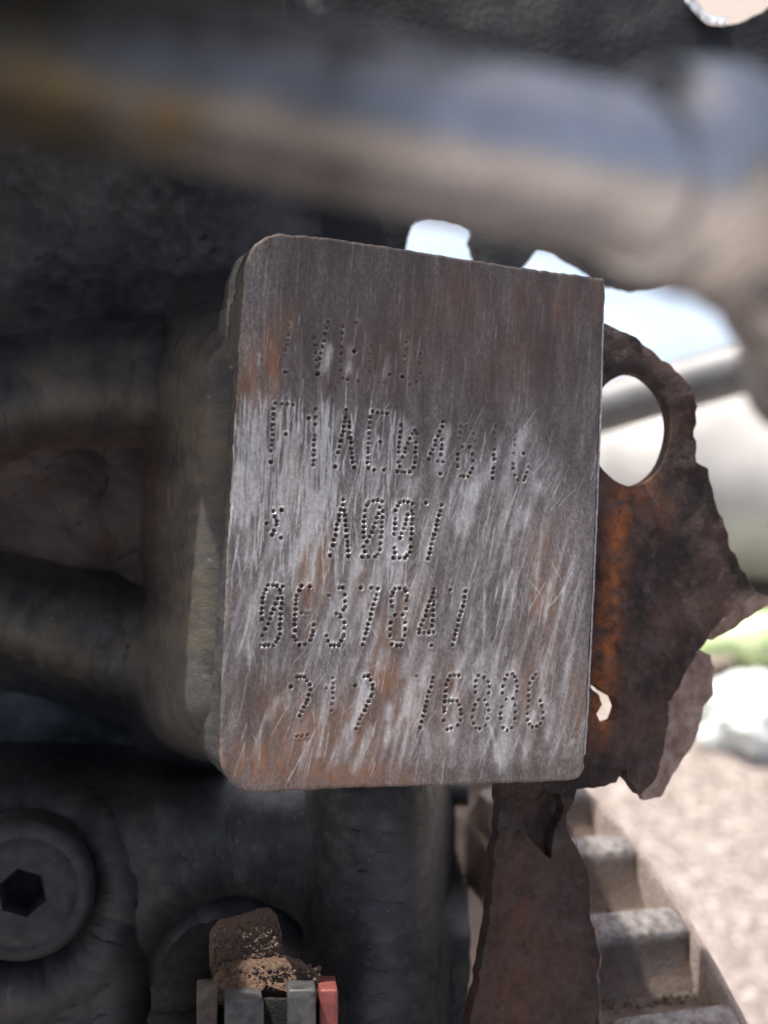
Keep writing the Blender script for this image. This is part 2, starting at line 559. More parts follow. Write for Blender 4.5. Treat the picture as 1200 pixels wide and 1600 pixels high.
def build_casting():
    stp = 4.0
    pxs = np.arange(-260, 733, stp); pys = np.arange(-60, 1960, stp)
    X, Y = np.meshgrid(pxs, pys)
    nz = lambda s, seed, o=4: fbm(X / s, Y / s, seed, o) - .5
    wx = X + 22 * nz(110, 3, 3); wy = Y + 22 * nz(110, 4, 3)
    sp = sdpoly(X, Y, pad_px)[0]                         # distance from the pad, photo pixels
    spw = sp + 30 * nz(70, 5, 3) * sstep(20, 80, sp)
    D = 204 + 6 * nz(170, 11, 3)
    # a raised frame left of the pad with a square-cornered pocket in it, flowing into the skirt of the pad
    boss = [(-400, 600), (40, 570), (190, 538), (310, 552), (430, 600), (430, 1160), (330, 1150), (230, 1086), (60, 1014), (-400, 950)]
    sd = sdpoly(wx, wy, boss)[0]
    lower = sstep(800, 900, wy)
    D = D - 5.5 * sstep(26, -10, sd) * (1 - lower) - 13 * sstep(12, -14, sd) * lower - 7.5 * (1 - lower) * sstep(420, 640, wy)
    pocket = [(-420, 680), (60, 648), (150, 634), (276, 632), (304, 652), (310, 760), (306, 900), (296, 975), (250, 988), (130, 958), (20, 925), (-420, 880)]
    sk = sdpoly(wx, wy, pocket)[0]
    dish = sstep(20, -62, sk)
    D = D + (9 + 4 * nz(90, 18, 3)) * dish + 3 * sstep(60, -300, wx)
    # rough skirt under the pad edge
    yr = sstep(440, 580, wy) * sstep(1190, 1100, wy)
    skirt = 152.8 + 7 * sstep(4, 40, spw) + 16 * sstep(22, 80, spw) + 60 * sstep(60, 150, spw)
    D = np.where(skirt < D, D * (1 - yr) + skirt * yr, D)
    D = np.where((Y < 470) & (X > 375), np.maximum(D, 172), D)
    # dark hollow under the frame
    D = D + 8 * sstep(4, 50, sd) * sstep(1000, 1060, wy) * (1 - sstep(1200, 1320, wy))
    # bottom plate comes forward again
    bot = sstep(1170, 1300, wy)
    D = D * (1 - bot) + (181 + 3 * nz(120, 15, 3)) * bot
    D = np.where((Y > 1200) & (X > 380), np.maximum(D, 179), D)
    # socket around the connector
    r = np.hypot(X - 372, (Y - 1535) * 1.0)
    D = D + 10 * sstep(172, 152, r)
    D = D - 7 * np.exp(-((r - 108) / 26) ** 2) * sstep(1600, 1480, Y)
    # seat of the plug
    r2 = np.hypot(X - 35, Y - 1395)
    D = D + 5 * sstep(142, 120, r2)
    D = D - 2.5 * np.exp(-((r2 - 150) / 14) ** 2)
    # rib left of the socket
    D = D + 5 * np.exp(-((X - 205 - (Y - 1450) * .08) / 16) ** 2) * sstep(1400, 1500, Y)
    # pillar under the pad
    p = np.clip(1 - ((X - 588) / 84) ** 2, 0, 1)
    pil = 186 - 16 * np.sqrt(p)
    D = np.where((X > 505) & (X < 690), np.minimum(D, D * (1 - sstep(1150, 1230, Y)) + pil * sstep(1150, 1230, Y)), D)
    # deep cleft between the pillar and the sheet, floor rising at the bottom
    cl = sstep(656, 672, X) * sstep(1180, 1230, Y)
    floor = 226 - 36 * sstep(1400, 1470, Y)
    D = D * (1 - cl) + floor * cl
    D = gauss_blur(D, 2.8)
    D = np.where((sp < 20) & (X < 420) & (Y > 470) & (Y < 1150), np.maximum(D, 152.5), D)
    D = D + .9 * sstep(0, 30, sp) * nz(40, 21, 3) + .12 * nz(10, 25, 2) + sstep(150, 40, sp) * sstep(2, 22, sp) * (.8 * nz(22, 28, 2) + 1.4 * nz(50, 29, 3)) * yr
    ny, nx = X.shape
    V = np.stack([(X - 600) / FPX * D, (800 - Y) / FPX * D, D], 2).reshape(-1, 3)
    F = grid_faces(ny, nx)
    keep = np.ones((ny - 1, nx - 1), bool)
    cX = X[:-1, :-1] + 2; cY = Y[:-1, :-1] + 2
    # open window to the right above the pad, and the slit beside the sheet
    keep &= ~((cX > 598 + 10 * np.sin(cY / 17)) & (cY < 445))
    keep &= ~((cX > 520) & (cY < 330))
    slit = [(692, 1236), (790, 1236), (790, 1500), (748, 1470), (728, 1390), (706, 1300)]
    keep &= ~inpoly(cX, cY, slit)
    keep &= (sp[:-1, :-1] > -14) | (cY > 1225)
    F = F[keep.ravel()]
    # tan grime on rims and along the boss
    g = .9 * np.exp(-((sk - 40) / 36) ** 2) * sstep(20, -20, sd) + .22 * sstep(20, -60, sd) + .45 * np.exp(-((sp - 55) / 22) ** 2) * sstep(420, 520, Y) * sstep(1200, 1100, Y)
    g = np.clip(g * (3.0 * fbm(X / 34, Y / 34, 33, 5) - .95), 0, 1) * sstep(1260, 1120, Y)
    ob = mesh_obj('casting', V, F, MAT['cast'], block, attrs={'grime': g.ravel() * .7, 'brown': (dish * (.5 + fbm(X / 40, Y / 40, 35))).ravel()})
    sol = ob.modifiers.new('wall', 'SOLIDIFY'); sol.thickness = .003; sol.offset = -1
    return ob
casting = build_casting()

def dots():
    L = []
    def add(ox, oy, pts, s=1.0):
        for (a, b) in pts: L.append((ox + a / 4, oy + b / 4, s))
    # row 1, nearly ground away
    add(400, 480, [(210, 110), (203, 175), (195, 205), (190, 235), (187, 268)], .38)
    add(400, 480, [(182, 405)], .7)
    add(400, 480, [(365, 190), (368, 235), (371, 285), (378, 330), (383, 372), (450, 90), (440, 130), (432, 165), (425, 210), (418, 245), (408, 285), (400, 320), (393, 360)], .5)
    add(400, 480, [(387, 415), (618, 275)], .85)
    add(400, 480, [(543, 120), (540, 160), (537, 200), (535, 245), (533, 290), (530, 340), (530, 390), (540, 440), (572, 452), (640, 460), (630, 95)], .5)
    add(400, 480, [(845, 180), (720, 240), (712, 290), (707, 340), (705, 400), (770, 470), (800, 470)], .3)
    add(400, 480, [(835, 420), (915, 435)], .65)
    add(400, 480, [(945, 185), (940, 220), (935, 265), (930, 305), (925, 345), (1030, 290), (1030, 350), (1030, 410), (1005, 465), (960, 480)], .35)
    # row 2
    add(400, 480, [(120, 600), (160, 602), (197, 604), (230, 608), (110, 632), (108, 665), (106, 698), (104, 732), (101, 765), (105, 795), (100, 830), (97, 862), (95, 900)], .75)
    add(400, 480, [(95, 967), (187, 790), (330, 693), (497, 995), (800, 1018), (778, 840)], 1.1)
    add(400, 480, [(372, 635), (372, 685), (371, 730), (367, 797), (364, 827), (362, 860), (361, 892), (360, 923), (359, 955), (359, 985)], .85)
    add(400, 480, [(565, 640), (558, 668), (557, 690), (556, 715), (550, 745), (546, 775), (537, 803), (530, 835), (522, 870), (515, 905), (585, 718), (583, 748), (588, 782), (591, 815), (594, 847), (597, 882), (598, 910), (601, 940), (606, 970), (612, 1000)], .9)
    add(400, 480, [(730, 650), (712, 685), (710, 720), (707, 752), (705, 788), (704, 818), (703, 850), (702, 880), (701, 907), (698, 940), (696, 970), (703, 1003), (740, 1015), (760, 658), (790, 662), (820, 664)], .75)
    add(400, 480, [(907, 735), (903, 780), (900, 810), (897, 842), (893, 875), (893, 905), (890, 968), (900, 995), (887, 1027), (910, 1028), (930, 1030), (963, 1030), (985, 1000), (995, 970), (998, 935), (998, 905), (1000, 875), (1000, 845), (1003, 790), (993, 770), (978, 790), (963, 820), (950, 850), (937, 880), (930, 907), (918, 935)], .8)
    add(600, 600, [(368, 235), (365, 265), (350, 295), (335, 325), (322, 350), (318, 380), (305, 408), (290, 432), (278, 470), (362, 345), (362, 378), (360, 408), (358, 440), (370, 485), (337, 482), (352, 562)], .8)
    add(600, 600, [(480, 260), (473, 300), (470, 338), (570, 355), (562, 310), (545, 275), (515, 262)], .4)
    add(600, 600, [(490, 390), (535, 390), (462, 437), (460, 470), (460, 515), (553, 435), (556, 480), (555, 525), (538, 555), (525, 578), (500, 578), (480, 575)], .85)
    add(600, 600, [(695, 260), (694, 300), (693, 345)], .4)
    add(600, 600, [(690, 410), (688, 440), (687, 470), (685, 525), (682, 555), (680, 588)], .85)
    add(600, 600, [(828, 300), (820, 345), (817, 380), (815, 432), (905, 515)], .45)
    add(600, 600, [(808, 497), (807, 525), (818, 570), (837, 598), (875, 600), (885, 580), (897, 550), (872, 432)], .75)
    # row 3
    add(390, 760, [(148, 155), (200, 147), (157, 190), (108, 232), (170, 215), (170, 240), (152, 277), (142, 300), (195, 322)], 1.0)
    add(390, 760, [(585, 82), (582, 117), (570, 145), (562, 178), (557, 210), (548, 238), (543, 270), (537, 302), (528, 335), (522, 367), (505, 432), (592, 150), (594, 180), (600, 213), (600, 243), (603, 275), (606, 313), (611, 345), (613, 370), (616, 403), (619, 435)], 1.0)
    add(390, 760, [(745, 100), (775, 90), (803, 88), (828, 95), (735, 118), (722, 150), (718, 188), (716, 220), (714, 252), (713, 285), (713, 315), (713, 378), (720, 405), (706, 440), (742, 440), (785, 440), (800, 425), (815, 395), (818, 355), (822, 315), (824, 285), (825, 252), (825, 222), (830, 193), (832, 155), (815, 130), (808, 170), (795, 195), (785, 228), (775, 255), (763, 285), (750, 313), (735, 345)], .9)
    add(390, 760, [(940, 103), (968, 95), (992, 97), (1018, 110), (925, 122), (913, 150), (912, 200), (909, 232), (907, 265), (905, 295), (905, 385), (910, 413), (900, 447), (940, 447), (972, 447), (985, 430), (1003, 410), (1008, 380), (1010, 330), (1012, 295), (1012, 265), (1014, 235), (1016, 205), (1018, 175), (1012, 150), (990, 178), (983, 207), (973, 237), (965, 265), (950, 297), (940, 323)], .9)
    add(600, 600, [(360, 757), (355, 795), (345, 823), (335, 852), (328, 882), (323, 910), (314, 940), (307, 968), (298, 1000), (291, 1030), (286, 1058), (275, 1090), (262, 743)], .95)
    # row 4
    add(390, 760, [(147, 617), (172, 618), (205, 625), (117, 620), (102, 645), (90, 670), (83, 695), (81, 728), (78, 762), (75, 792), (78, 830), (80, 930), (72, 992), (95, 992), (118, 992), (148, 992), (167, 970), (180, 948), (190, 922), (190, 890), (190, 860), (193, 828), (193, 797), (197, 763), (200, 730), (200, 697), (192, 670), (190, 648), (178, 700), (163, 737), (150, 768), (135, 795), (127, 828), (116, 858), (100, 890)], .85)
    add(390, 760, [(323, 620), (375, 628), (312, 652), (293, 682), (290, 707), (288, 738), (287, 768), (284, 802), (283, 833), (283, 862), (281, 900), (277, 937), (288, 958), (312, 990), (345, 990), (378, 960), (392, 932), (398, 905), (402, 865)], .85)
    add(390, 760, [(325, 790), (350, 792), (370, 795), (497, 683)], .5)
    add(390, 760, [(560, 633), (582, 635), (597, 678), (598, 718), (597, 752), (587, 770), (543, 795), (567, 798), (570, 815), (592, 850), (593, 887), (590, 925), (585, 943), (573, 963), (558, 993), (530, 993), (508, 993), (493, 965), (482, 933)], .85)
    add(390, 760, [(695, 635), (760, 635), (803, 640), (795, 677), (785, 705), (775, 738), (768, 768), (758, 798), (752, 830), (743, 860), (735, 890), (727, 920), (718, 952), (708, 987)], .9)
    add(390, 760, [(910, 640), (937, 635), (970, 640), (897, 662), (890, 685), (888, 718), (890, 750), (910, 803), (883, 850), (877, 890), (877, 932), (888, 985), (920, 993), (945, 993), (958, 963), (970, 932), (973, 890), (972, 850), (957, 802), (980, 762), (983, 712), (987, 685), (975, 655)], .85)
    add(600, 860, [(313, 243), (310, 265), (300, 293), (310, 318), (288, 318), (275, 352), (266, 378), (260, 407), (247, 437), (235, 465), (223, 495), (222, 515), (253, 515), (282, 513), (310, 510), (310, 342), (307, 375), (307, 405), (305, 437), (302, 470), (298, 595)], .85)
    add(600, 860, [(415, 247), (512, 255), (505, 292), (500, 320), (495, 350), (483, 382), (475, 408), (465, 437), (460, 470), (452, 498), (445, 527), (438, 555), (430, 590)], .9)
    # row 5
    add(420, 1000, [(137, 290), (540, 285)], .95)
    add(420, 1000, [(178, 230), (200, 230), (222, 230), (240, 255), (255, 280), (257, 310), (250, 345), (243, 375), (233, 395), (217, 420), (205, 447), (192, 475)], .75)
    add(420, 1000, [(175, 600), (207, 600), (240, 592), (362, 300), (400, 365), (395, 400), (390, 440)], .4)
    add(420, 1000, [(400, 237), (402, 272), (400, 300), (400, 330)], .6)
    add(420, 1000, [(598, 228), (622, 225), (635, 250), (650, 280), (650, 305), (645, 340), (640, 352), (625, 385), (610, 412), (598, 440)], .85)
    add(420, 1000, [(583, 470), (570, 495), (557, 525), (545, 555), (925, 225)], .5)
    add(420, 1000, [(1030, 235), (1020, 262), (1013, 293), (1000, 325), (992, 355), (987, 385), (980, 415), (973, 445), (963, 475), (955, 510), (948, 545)], .7)
    add(600, 860, [(415, 785), (440, 782), (467, 780), (400, 810), (388, 840), (385, 880), (383, 912), (380, 945), (378, 985), (378, 1005), (372, 1060), (410, 940), (430, 940), (455, 940), (468, 965), (478, 995), (482, 1020), (478, 1060), (462, 1092), (420, 1110), (395, 1120)], .75)
    add(600, 860, [(590, 785), (575, 815), (570, 850), (572, 885), (590, 935), (632, 935), (570, 965), (558, 1000), (553, 1040), (560, 1080), (575, 1110), (600, 1115), (655, 890), (660, 850), (650, 820), (625, 790), (645, 965), (655, 1000), (650, 1050), (635, 1095)], .65)
    add(600, 860, [(770, 780), (805, 770), (755, 805), (745, 850), (742, 890), (765, 930), (805, 925), (735, 980), (728, 1020), (730, 1050), (745, 1110), (770, 1125), (800, 1110), (818, 1050), (822, 1010), (820, 965), (830, 880), (832, 850), (828, 815), (818, 790)], .7)
    add(600, 860, [(950, 775), (930, 800), (910, 830), (905, 870), (903, 905), (905, 940), (900, 980), (897, 1020), (900, 1060), (912, 1085), (930, 1105), (955, 1100), (980, 1080), (993, 1050), (995, 1010), (985, 970), (980, 940)], .65)
    return L

def build_pad():
    us = [p[0] for p in pad_uv]; vs = [p[1] for p in pad_uv]
    stp = .115
    u = np.arange(min(us) - stp, max(us) + stp * 2, stp); v = np.arange(min(vs) - stp, max(vs) + stp * 2, stp)
    U, V = np.meshgrid(u, v)
    outline = [(p[0] + .10 * (random.random() - .5), p[1] + .10 * (random.random() - .5)) for p in jag(pad_uv, .5, .045, 4)]
    sd, qx, qy = sdpoly(U, V, outline)
    # photo pixel of every vertex
    G = PAD.p0[None, None] + U[..., None] * PAD.u + V[..., None] * PAD.v
    PX = 600 + G[..., 0] / G[..., 2] * FPX; PY = 800 - G[..., 1] / G[..., 2] * FPX
    H = .05 * (fbm(U / 6, V / 14, 40) - .5) * 2
    H -= .30 * np.clip(1 + sd / .42, 0, 1) ** 2                  # rolled edge
    S = np.zeros_like(U); Rr = np.zeros_like(U)
    def window(u0, u1, v0, v1):
        i0 = max(0, int((u0 - u[0]) / stp)); i1 = min(len(u), int((u1 - u[0]) / stp) + 2)
        j0 = max(0, int((v0 - v[0]) / stp)); j1 = min(len(v), int((v1 - v[0]) / stp) + 2)
        return slice(j0, j1), slice(i0, i1)
    def stroke(px, py, length, ang, wid, val, depth, bend=0.0, feather=.5):
        cu, cv = PAD.hit(px, py)
        du, dv = math.cos(ang), math.sin(ang)
        hl = length / 2; ex = abs(du) * hl + wid * 3 + abs(bend); ey = abs(dv) * hl + wid * 3
        sl = window(cu - ex, cu + ex, cv - ey, cv + ey)
        if sl[0].start >= sl[0].stop or sl[1].start >= sl[1].stop: return
        x = U[sl] - cu; y = V[sl] - cv
        t = x * du + y * dv
        n = -x * dv + y * du - bend * ((t / hl) ** 2)
        env = sstep(1.0, 1 - feather, np.abs(t) / hl)
        brk = .45 + .9 * vnoise(t * .9 + px, n * 0 + py * .1, 3)
        prof = np.exp(-(n / wid) ** 2) * env * np.clip(brk, 0, 1)
        S[sl] += val * prof
        if depth: H[sl] -= depth * prof
    r = random.Random(3)
    def region(x0, x1, y0, y1, count, ang, spread, ln, wd, val, dep=.0, bend=0.0):
        for _ in range(count):
            stroke(r.uniform(x0, x1), r.uniform(y0, y1), r.uniform(*ln), math.radians(ang + r.gauss(0, spread)), r.uniform(*wd), r.uniform(*val), dep * r.random(), r.uniform(-bend, bend))
    # fine marks all over, densest in the middle left
    region(360, 640, 640, 900, 170, 86, 4, (2, 9), (.05, .11), (.4, 1.1), .02, .2)
    region(360, 520, 640, 800, 130, 88, 2, (2, 8), (.05, .11), (.6, 1.3), .03, .1)
    region(480, 820, 690, 960, 110, 76, 6, (1.5, 7), (.04, .10), (.2, .65), .02, .15)
    region(360, 900, 860, 1210, 190, 78, 8, (1, 6), (.04, .09), (.15, .5), .02, .15)
    region(700, 930, 620, 1200, 60, 70, 9, (2, 7), (.04, .10), (.12, .4), .02, .25)
    region(390, 940, 380, 640, 240, 86, 3, (3, 9), (.05, .12), (.04, .16), .012, .1)
    region(400, 660, 500, 610, 45, 83, 4, (1.2, 3.5), (.05, .12), (.1, .35), .012, .1)
    region(420, 920, 640, 1180, 90, 52, 9, (2, 6), (.035, .07), (.15, .45), .01, .1)
    region(380, 900, 640, 1180, 70, 112, 8, (1.5, 5), (.035, .07), (.12, .4), .01, .1)
    # broad smears
    region(380, 640, 660, 1000, 44, 80, 6, (4, 11), (.25, .7), (.12, .34), 0, .5)
    region(560, 860, 700, 1180, 60, 72, 7, (4, 12), (.2, .8), (.12, .36), 0, .3)
    region(400, 900, 1020, 1200, 36, 76, 9, (3, 8), (.2, .6), (.12, .34), 0, .3)
    for a in [(735, 790, 9, 71, .75, .55, 0), (770, 720, 8, 68, .55, .5, 0), (690, 700, 7, 74, .6, .5, 0), (830, 790, 8, 62, .7, .45, .3),
              (478, 830, 10, 74, .55, .6, .2), (512, 560, 4.5, 80, .45, .55, .1), (545, 560, 4.5, 86, .4, .65, 0), (605, 570, 4, 82, .35, .3, 0),
              (607, 1130, 6, 84, .38, .75, .2), (668, 1160, 5, 96, .45, .7, .5), (640, 1090, 6, 74, .4, .4, .3), (705, 1150, 5, 100, .3, .55, .6),
              (830, 1150, 7, 76, .5, .45, .3), (770, 1150, 6, 105, .25, .4, .4), (757, 950, 9, 90, .16, .6, .1), (787, 930, 7, 84, .14, .5, .1),
              (880, 920, 8, 55, .14, .4, .8), (845, 930, 6, 120, .1, .4, .9), (385, 980, 9, 76, .14, .6, .5), (560, 1100, 7, 72, .35, .4, .2),
              (885, 1050, 9, 72, .5, .35, .4), (860, 1130, 6, 78, .4, .45, .2)]:
        stroke(a[0], a[1], a[2], math.radians(a[3]), a[4], a[5], .02, a[6])
    # sheen across the middle painted into the colour, in slanting streaks
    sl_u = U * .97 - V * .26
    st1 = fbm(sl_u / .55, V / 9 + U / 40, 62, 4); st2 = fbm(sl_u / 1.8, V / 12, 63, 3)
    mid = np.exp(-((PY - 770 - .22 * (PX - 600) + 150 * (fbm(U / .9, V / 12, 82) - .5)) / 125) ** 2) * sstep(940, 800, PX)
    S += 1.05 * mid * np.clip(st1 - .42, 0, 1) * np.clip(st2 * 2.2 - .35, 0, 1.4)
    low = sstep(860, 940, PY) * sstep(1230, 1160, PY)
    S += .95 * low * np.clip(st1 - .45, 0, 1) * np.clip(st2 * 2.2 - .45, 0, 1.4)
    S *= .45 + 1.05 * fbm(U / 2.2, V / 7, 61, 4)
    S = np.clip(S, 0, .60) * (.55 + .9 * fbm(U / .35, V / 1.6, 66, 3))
    # rust film, in streaks
    for (x, y, sx, sy, val) in [(425, 560, 14, 60, .8), (392, 600, 14, 55, .7), (440, 500, 20, 30, .5), (405, 1190, 60, 32, .95), (480, 1150, 70, 50, .85), (560, 1140, 60, 60, .6),
                               (480, 910, 16, 60, .55), (505, 880, 14, 50, .5), (600, 1040, 24, 70, .75), (700, 1090, 30, 60, .45), (640, 1100, 30, 50, .5),
                               (850, 920, 26, 90, .4), (830, 1060, 30, 80, .4), (880, 480, 26, 40, .6), (930, 470, 12, 40, .5), (820, 470, 24, 40, .45), (720, 470, 40, 50, .35),
                               (450, 700, 10, 60, .35), (470, 745, 10, 40, .35), (660, 500, 60, 60, .25), (900, 1100, 20, 60, .3), (520, 1205, 120, 26, .7), (440, 1120, 60, 60, .5), (600, 560, 120, 60, .22), (800, 560, 90, 70, .25), (640, 960, 26, 60, .35), (560, 900, 20, 50, .3)]:
        Rr = np.maximum(Rr, val * np.exp(-((PX - x) / sx) ** 2 - ((PY - y) / sy) ** 2))
    Rr = np.clip(1.5 * Rr * (.3 + 1.4 * fbm(U / 1.2, V / 4, 70, 4)), 0, 1)
    # shade over the upper part painted into the colour, oily film in small patches
    shade_oil = .72 * sstep(800, 520, PY - .12 * (PX - 600) + 190 * (fbm(U / 1.6, V / 9, 81) - .5)) * sstep(380, 470, PX)
    shade_oil = np.maximum(shade_oil, .5 * np.exp(-((PX - 385) / 45) ** 2 - ((PY - 1090) / 70) ** 2))
    shade_oil = np.maximum(shade_oil, .45 * np.exp(-((PX - 820) / 22) ** 2 - ((PY - 1000) / 60) ** 2))
    shade_oil = np.maximum(shade_oil, .4 * np.exp(-((PX - 770) / 120) ** 2 - ((PY - 1205) / 16) ** 2))
    shade_oil *= .55 + .75 * fbm(U / 1.5, V / 6, 88, 4)
    shade_oil = np.clip(shade_oil - .6 * S, 0, .8)
    # dot-peened characters: real pits with a thrown-up lip
    soil = np.zeros_like(U)
    for (x, y, s) in dots():
        cu, cv = PAD.hit(x, y)
        s *= r.uniform(.72, 1.12) * (1.25 if y < 612 else 1.08)
        cu += r.gauss(0, .02); cv += r.gauss(0, .02)
        R0 = .245 * (.80 + .24 * s)
        sl = window(cu - 1, cu + 1, cv - 1, cv + 1)
        d = np.hypot(U[sl] - cu, V[sl] - cv)
        k = np.clip(1 - (d / R0) ** 2, 0, 1)
        H[sl] = np.minimum(H[sl], -.36 * s * np.sqrt(k)) * (k > 0) + H[sl] * (k <= 0)
        H[sl] += .09 * s * np.exp(-((d - R0 * 1.28) / .10) ** 2)
        S[sl] += .95 * s * np.exp(-((d - R0 * 1.32) / .10) ** 2) * r.uniform(.15, 1) * np.clip(.55 + .6 * np.sin(np.arctan2(V[sl] - cv, U[sl] - cu) + r.uniform(0, 6.3)), 0, 1)  # bright rim glints put into the colour
        soil[sl] = np.maximum(soil[sl], np.clip(s, 0, 1) * .48 * sstep(R0 * 1.08, R0 * .8, d))  # soil in the pits, with their shade painted in as well
        S[sl] *= 1 - .9 * (k > .15)
    snap = (sd > 0) & (sd < stp * 1.5)
    U2 = np.where(snap, qx, U); V2 = np.where(snap, qy, V)
    H = np.where(snap, -.30, H)
    keepv = sd < stp * 1.5
    keep = keepv[:-1, :-1] & keepv[1:, :-1] & keepv[:-1, 1:] & keepv[1:, 1:]
    inside = (sd < 0)
    keep &= (inside[:-1, :-1] | inside[1:, :-1] | inside[:-1, 1:] | inside[1:, 1:])
    F = grid_faces(*U.shape)[keep.ravel()]
    used = np.unique(F); remap = -np.ones(U.size, int); remap[used] = np.arange(len(used))
    G = PAD.p0[None, None] + U2[..., None] * PAD.u + V2[..., None] * PAD.v + H[..., None] * PAD.n
    g = lambda a: a.ravel()[used]
    rest = np.stack([U2, V2, H], 2).reshape(-1, 3)[used]
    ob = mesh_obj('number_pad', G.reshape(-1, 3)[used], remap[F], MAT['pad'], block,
                  attrs={'scratch_sheen': g(S), 'rust': g(Rr), 'shade_oil': g(shade_oil), 'soil': g(soil)}, rest=rest)
    tag(ob, 'ground steel pad with dot-peened rows of worn numbers')
    # sides of the boss under the pad: rough casting, flaring on the left
    n = len(outline); Vv = []; Ff = []
    hs = [-.30, -.7, -1.3, -2.0, -2.8, -3.7, -4.8, -6.2, -8, -11]
    for j, h in enumerate(hs):
        for i, (a, b) in enumerate(outline):
            left = sstep(-13, -21, np.array(a)) * sstep(-31, -24, np.array(b)) * sstep(29, 22, np.array(b))
            fl = float(left) * .30 * min(3.4, max(0, -h - .3))
            rough = (.0 if j == 0 else .26) * (noise.noise(Vector((a * 1.3, b * 1.3, h * 1.1))) + .5 * noise.noise(Vector((a * 4, b * 4, h * 4))))
            inset = .0 if j == 0 else (-.10 if left < .3 else .08)
            dirn = Vector((a, b)).normalized()
            Vv.append(PAD.pt(a - fl + dirn.x * (rough + inset), b + dirn.y * (rough + inset), h))
    for j in range(len(hs) - 1):
        for i in range(n):
            Ff.append((j * n + i, j * n + (i + 1) % n, (j + 1) * n + (i + 1) % n, (j + 1) * n + i))
    sb = mesh_obj('boss_side', Vv, Ff, MAT['cast'], block, attrs={'grime': np.zeros(len(Vv))})
    fix_normals(sb)
    # machined right edge strip, bare metal
    V3 = []; F3 = []
    strip = [(944, 445), (940, 620), (936, 720), (932, 820), (928, 920), (923, 1020), (918, 1120), (914, 1180)]
    st_uv = jag([PAD.hit(*q) for q in strip], .6, .02, 9, closed=False)
    for (a, b) in st_uv:
        for (da, dh) in ((-.12, -.06), (.10, -.14), (.30, -.42), (.32, -1.3)):
            V3.append(PAD.pt(a + da + .06 * noise.noise(Vector((0, b * 2, 0))), b, dh))
    for i in range(len(st_uv) - 1):
        for k in range(3):
            F3.append((i * 4 + k, i * 4 + k + 1, i * 4 + k + 5, i * 4 + k + 4))
    e = mesh_obj('machined_edge', V3, F3, MAT['bright_edge'], block)
    return ob
build_pad()

# --- round plug with hexagon socket
def build_plug():
    pl = Plane(P(35, 1395, 172), 12, 0)
    R = 112 / FPX * 172; rh = 36 / FPX * 172
    seg = 72; V = []; F = []
    def ring(fn):
        s = len(V)
        for i in range(seg):
            a = 2 * math.pi * i / seg
            x, y, h = fn(a); V.append(pl.pt(x, y, h))
        return s
    def hexr(a, r):
        k = (a + .35) % (math.pi / 3) - math.pi / 6
        return r * math.cos(math.pi / 6) / math.cos(k)
    prof = [(R * 1.0, -8), (R * 1.0, -1.3), (R * .97, -.5), (R * .92, -.12), (R * .88, 0), (R * .8, .02), (R * .78, -.10), (R * .75, -.10), (R * .73, .03), (R * .6, .05), (R * .47, .0)]
    idx = [ring(lambda a, r=r, h=h: (r * math.cos(a), r * math.sin(a), h + .10 * noise.noise(Vector((r * math.cos(a), r * math.sin(a), 3))))) for r, h in prof]
    idx.append(ring(lambda a: (hexr(a, rh) * 1.1 * math.cos(a), hexr(a, rh) * 1.1 * math.sin(a), 0)))
    lip = len(idx)
    for k in range(len(idx) - 1):
        for i in range(seg):
            F.append((idx[k] + i, idx[k] + (i + 1) % seg, idx[k + 1] + (i + 1) % seg, idx[k + 1] + i))
    th = mesh_obj('threaded_plug', V, F, MAT['plug'], block); fix_normals(th, 50)
    V = []; F = []
    idx = [ring(lambda a, s=s, h=h: (hexr(a, rh) * s * math.cos(a), hexr(a, rh) * s * math.sin(a), h)) for s, h in ((1.1, 0), (.98, -.6), (.94, -6))]
    for k in range(2):
        for i in range(seg):
            F.append((idx[k] + i, idx[k] + (i + 1) % seg, idx[k + 1] + (i + 1) % seg, idx[k + 1] + i))
    F.append(tuple(idx[2] + i for i in range(seg)))
    hs = mesh_obj('hexagon_socket', V, F, MAT['socket'], th); 
    tag(th, 'round dark plug with a hexagon hole')
build_plug()

# --- added unseen slab above the frame: shades the pipe and the pad
def build_shade_overhang():
    pl = Plane((0, 86, 100), 0, 90)                        # lies flat: u = x, v = depth
    out = jag([(-380, -380), (26, -380), (24, 12), (-12, 14), (-44, 14), (-58, 15), (-62, 25), (-60, 32), (-56, 33.5), (-40, 39.5), (-38, 44), (-33.5, 50), (-14, 54), (-14, 112), (-48, 116), (-380, 118)], 4, .8, 41)
    ob = sheet('shade_overhang', pl, out, [], 14, MAT['cast'], block, grid=8, warp=lambda x, y: 2 * noise.noise(Vector((x / 14, y / 14, 0))))
    # added unseen strip, throws its shadow on the pad's upper half
    pl2 = Plane((0, 80, 100), 0, 90)
    sheet('shade_strip', pl2, jag([(-44, 32.6), (-38, 34.5), (-18, 41), (2, 47), (14, 50), (14, 56), (2, 53.5), (-18, 47.5), (-38, 41), (-44, 39.5)], 1.5, .25, 43), [], 8, MAT['cast'], block, grid=3)
build_shade_overhang()

# ------------------------------------------------------------------ flywheel with ring gear
AX = np.array([math.cos(math.radians(18)), 0, math.sin(math.radians(18))])       # engine axis
E1 = np.array([-AX[2], 0, AX[0]]); E2 = np.array([0, 1.0, 0])
RT = 125.0
O_TIP = np.array(P(1158, 1590, 180))
TH0 = math.atan2(.80, -.60)
CEN = O_TIP - RT * (math.cos(TH0) * E1 + math.sin(TH0) * E2)
N_TEETH = 45; PITCHA = 2 * math.pi / N_TEETH
def GP(r, th, ax):
    return CEN + r * (math.cos(th) * E1 + math.sin(th) * E2) + AX * ax

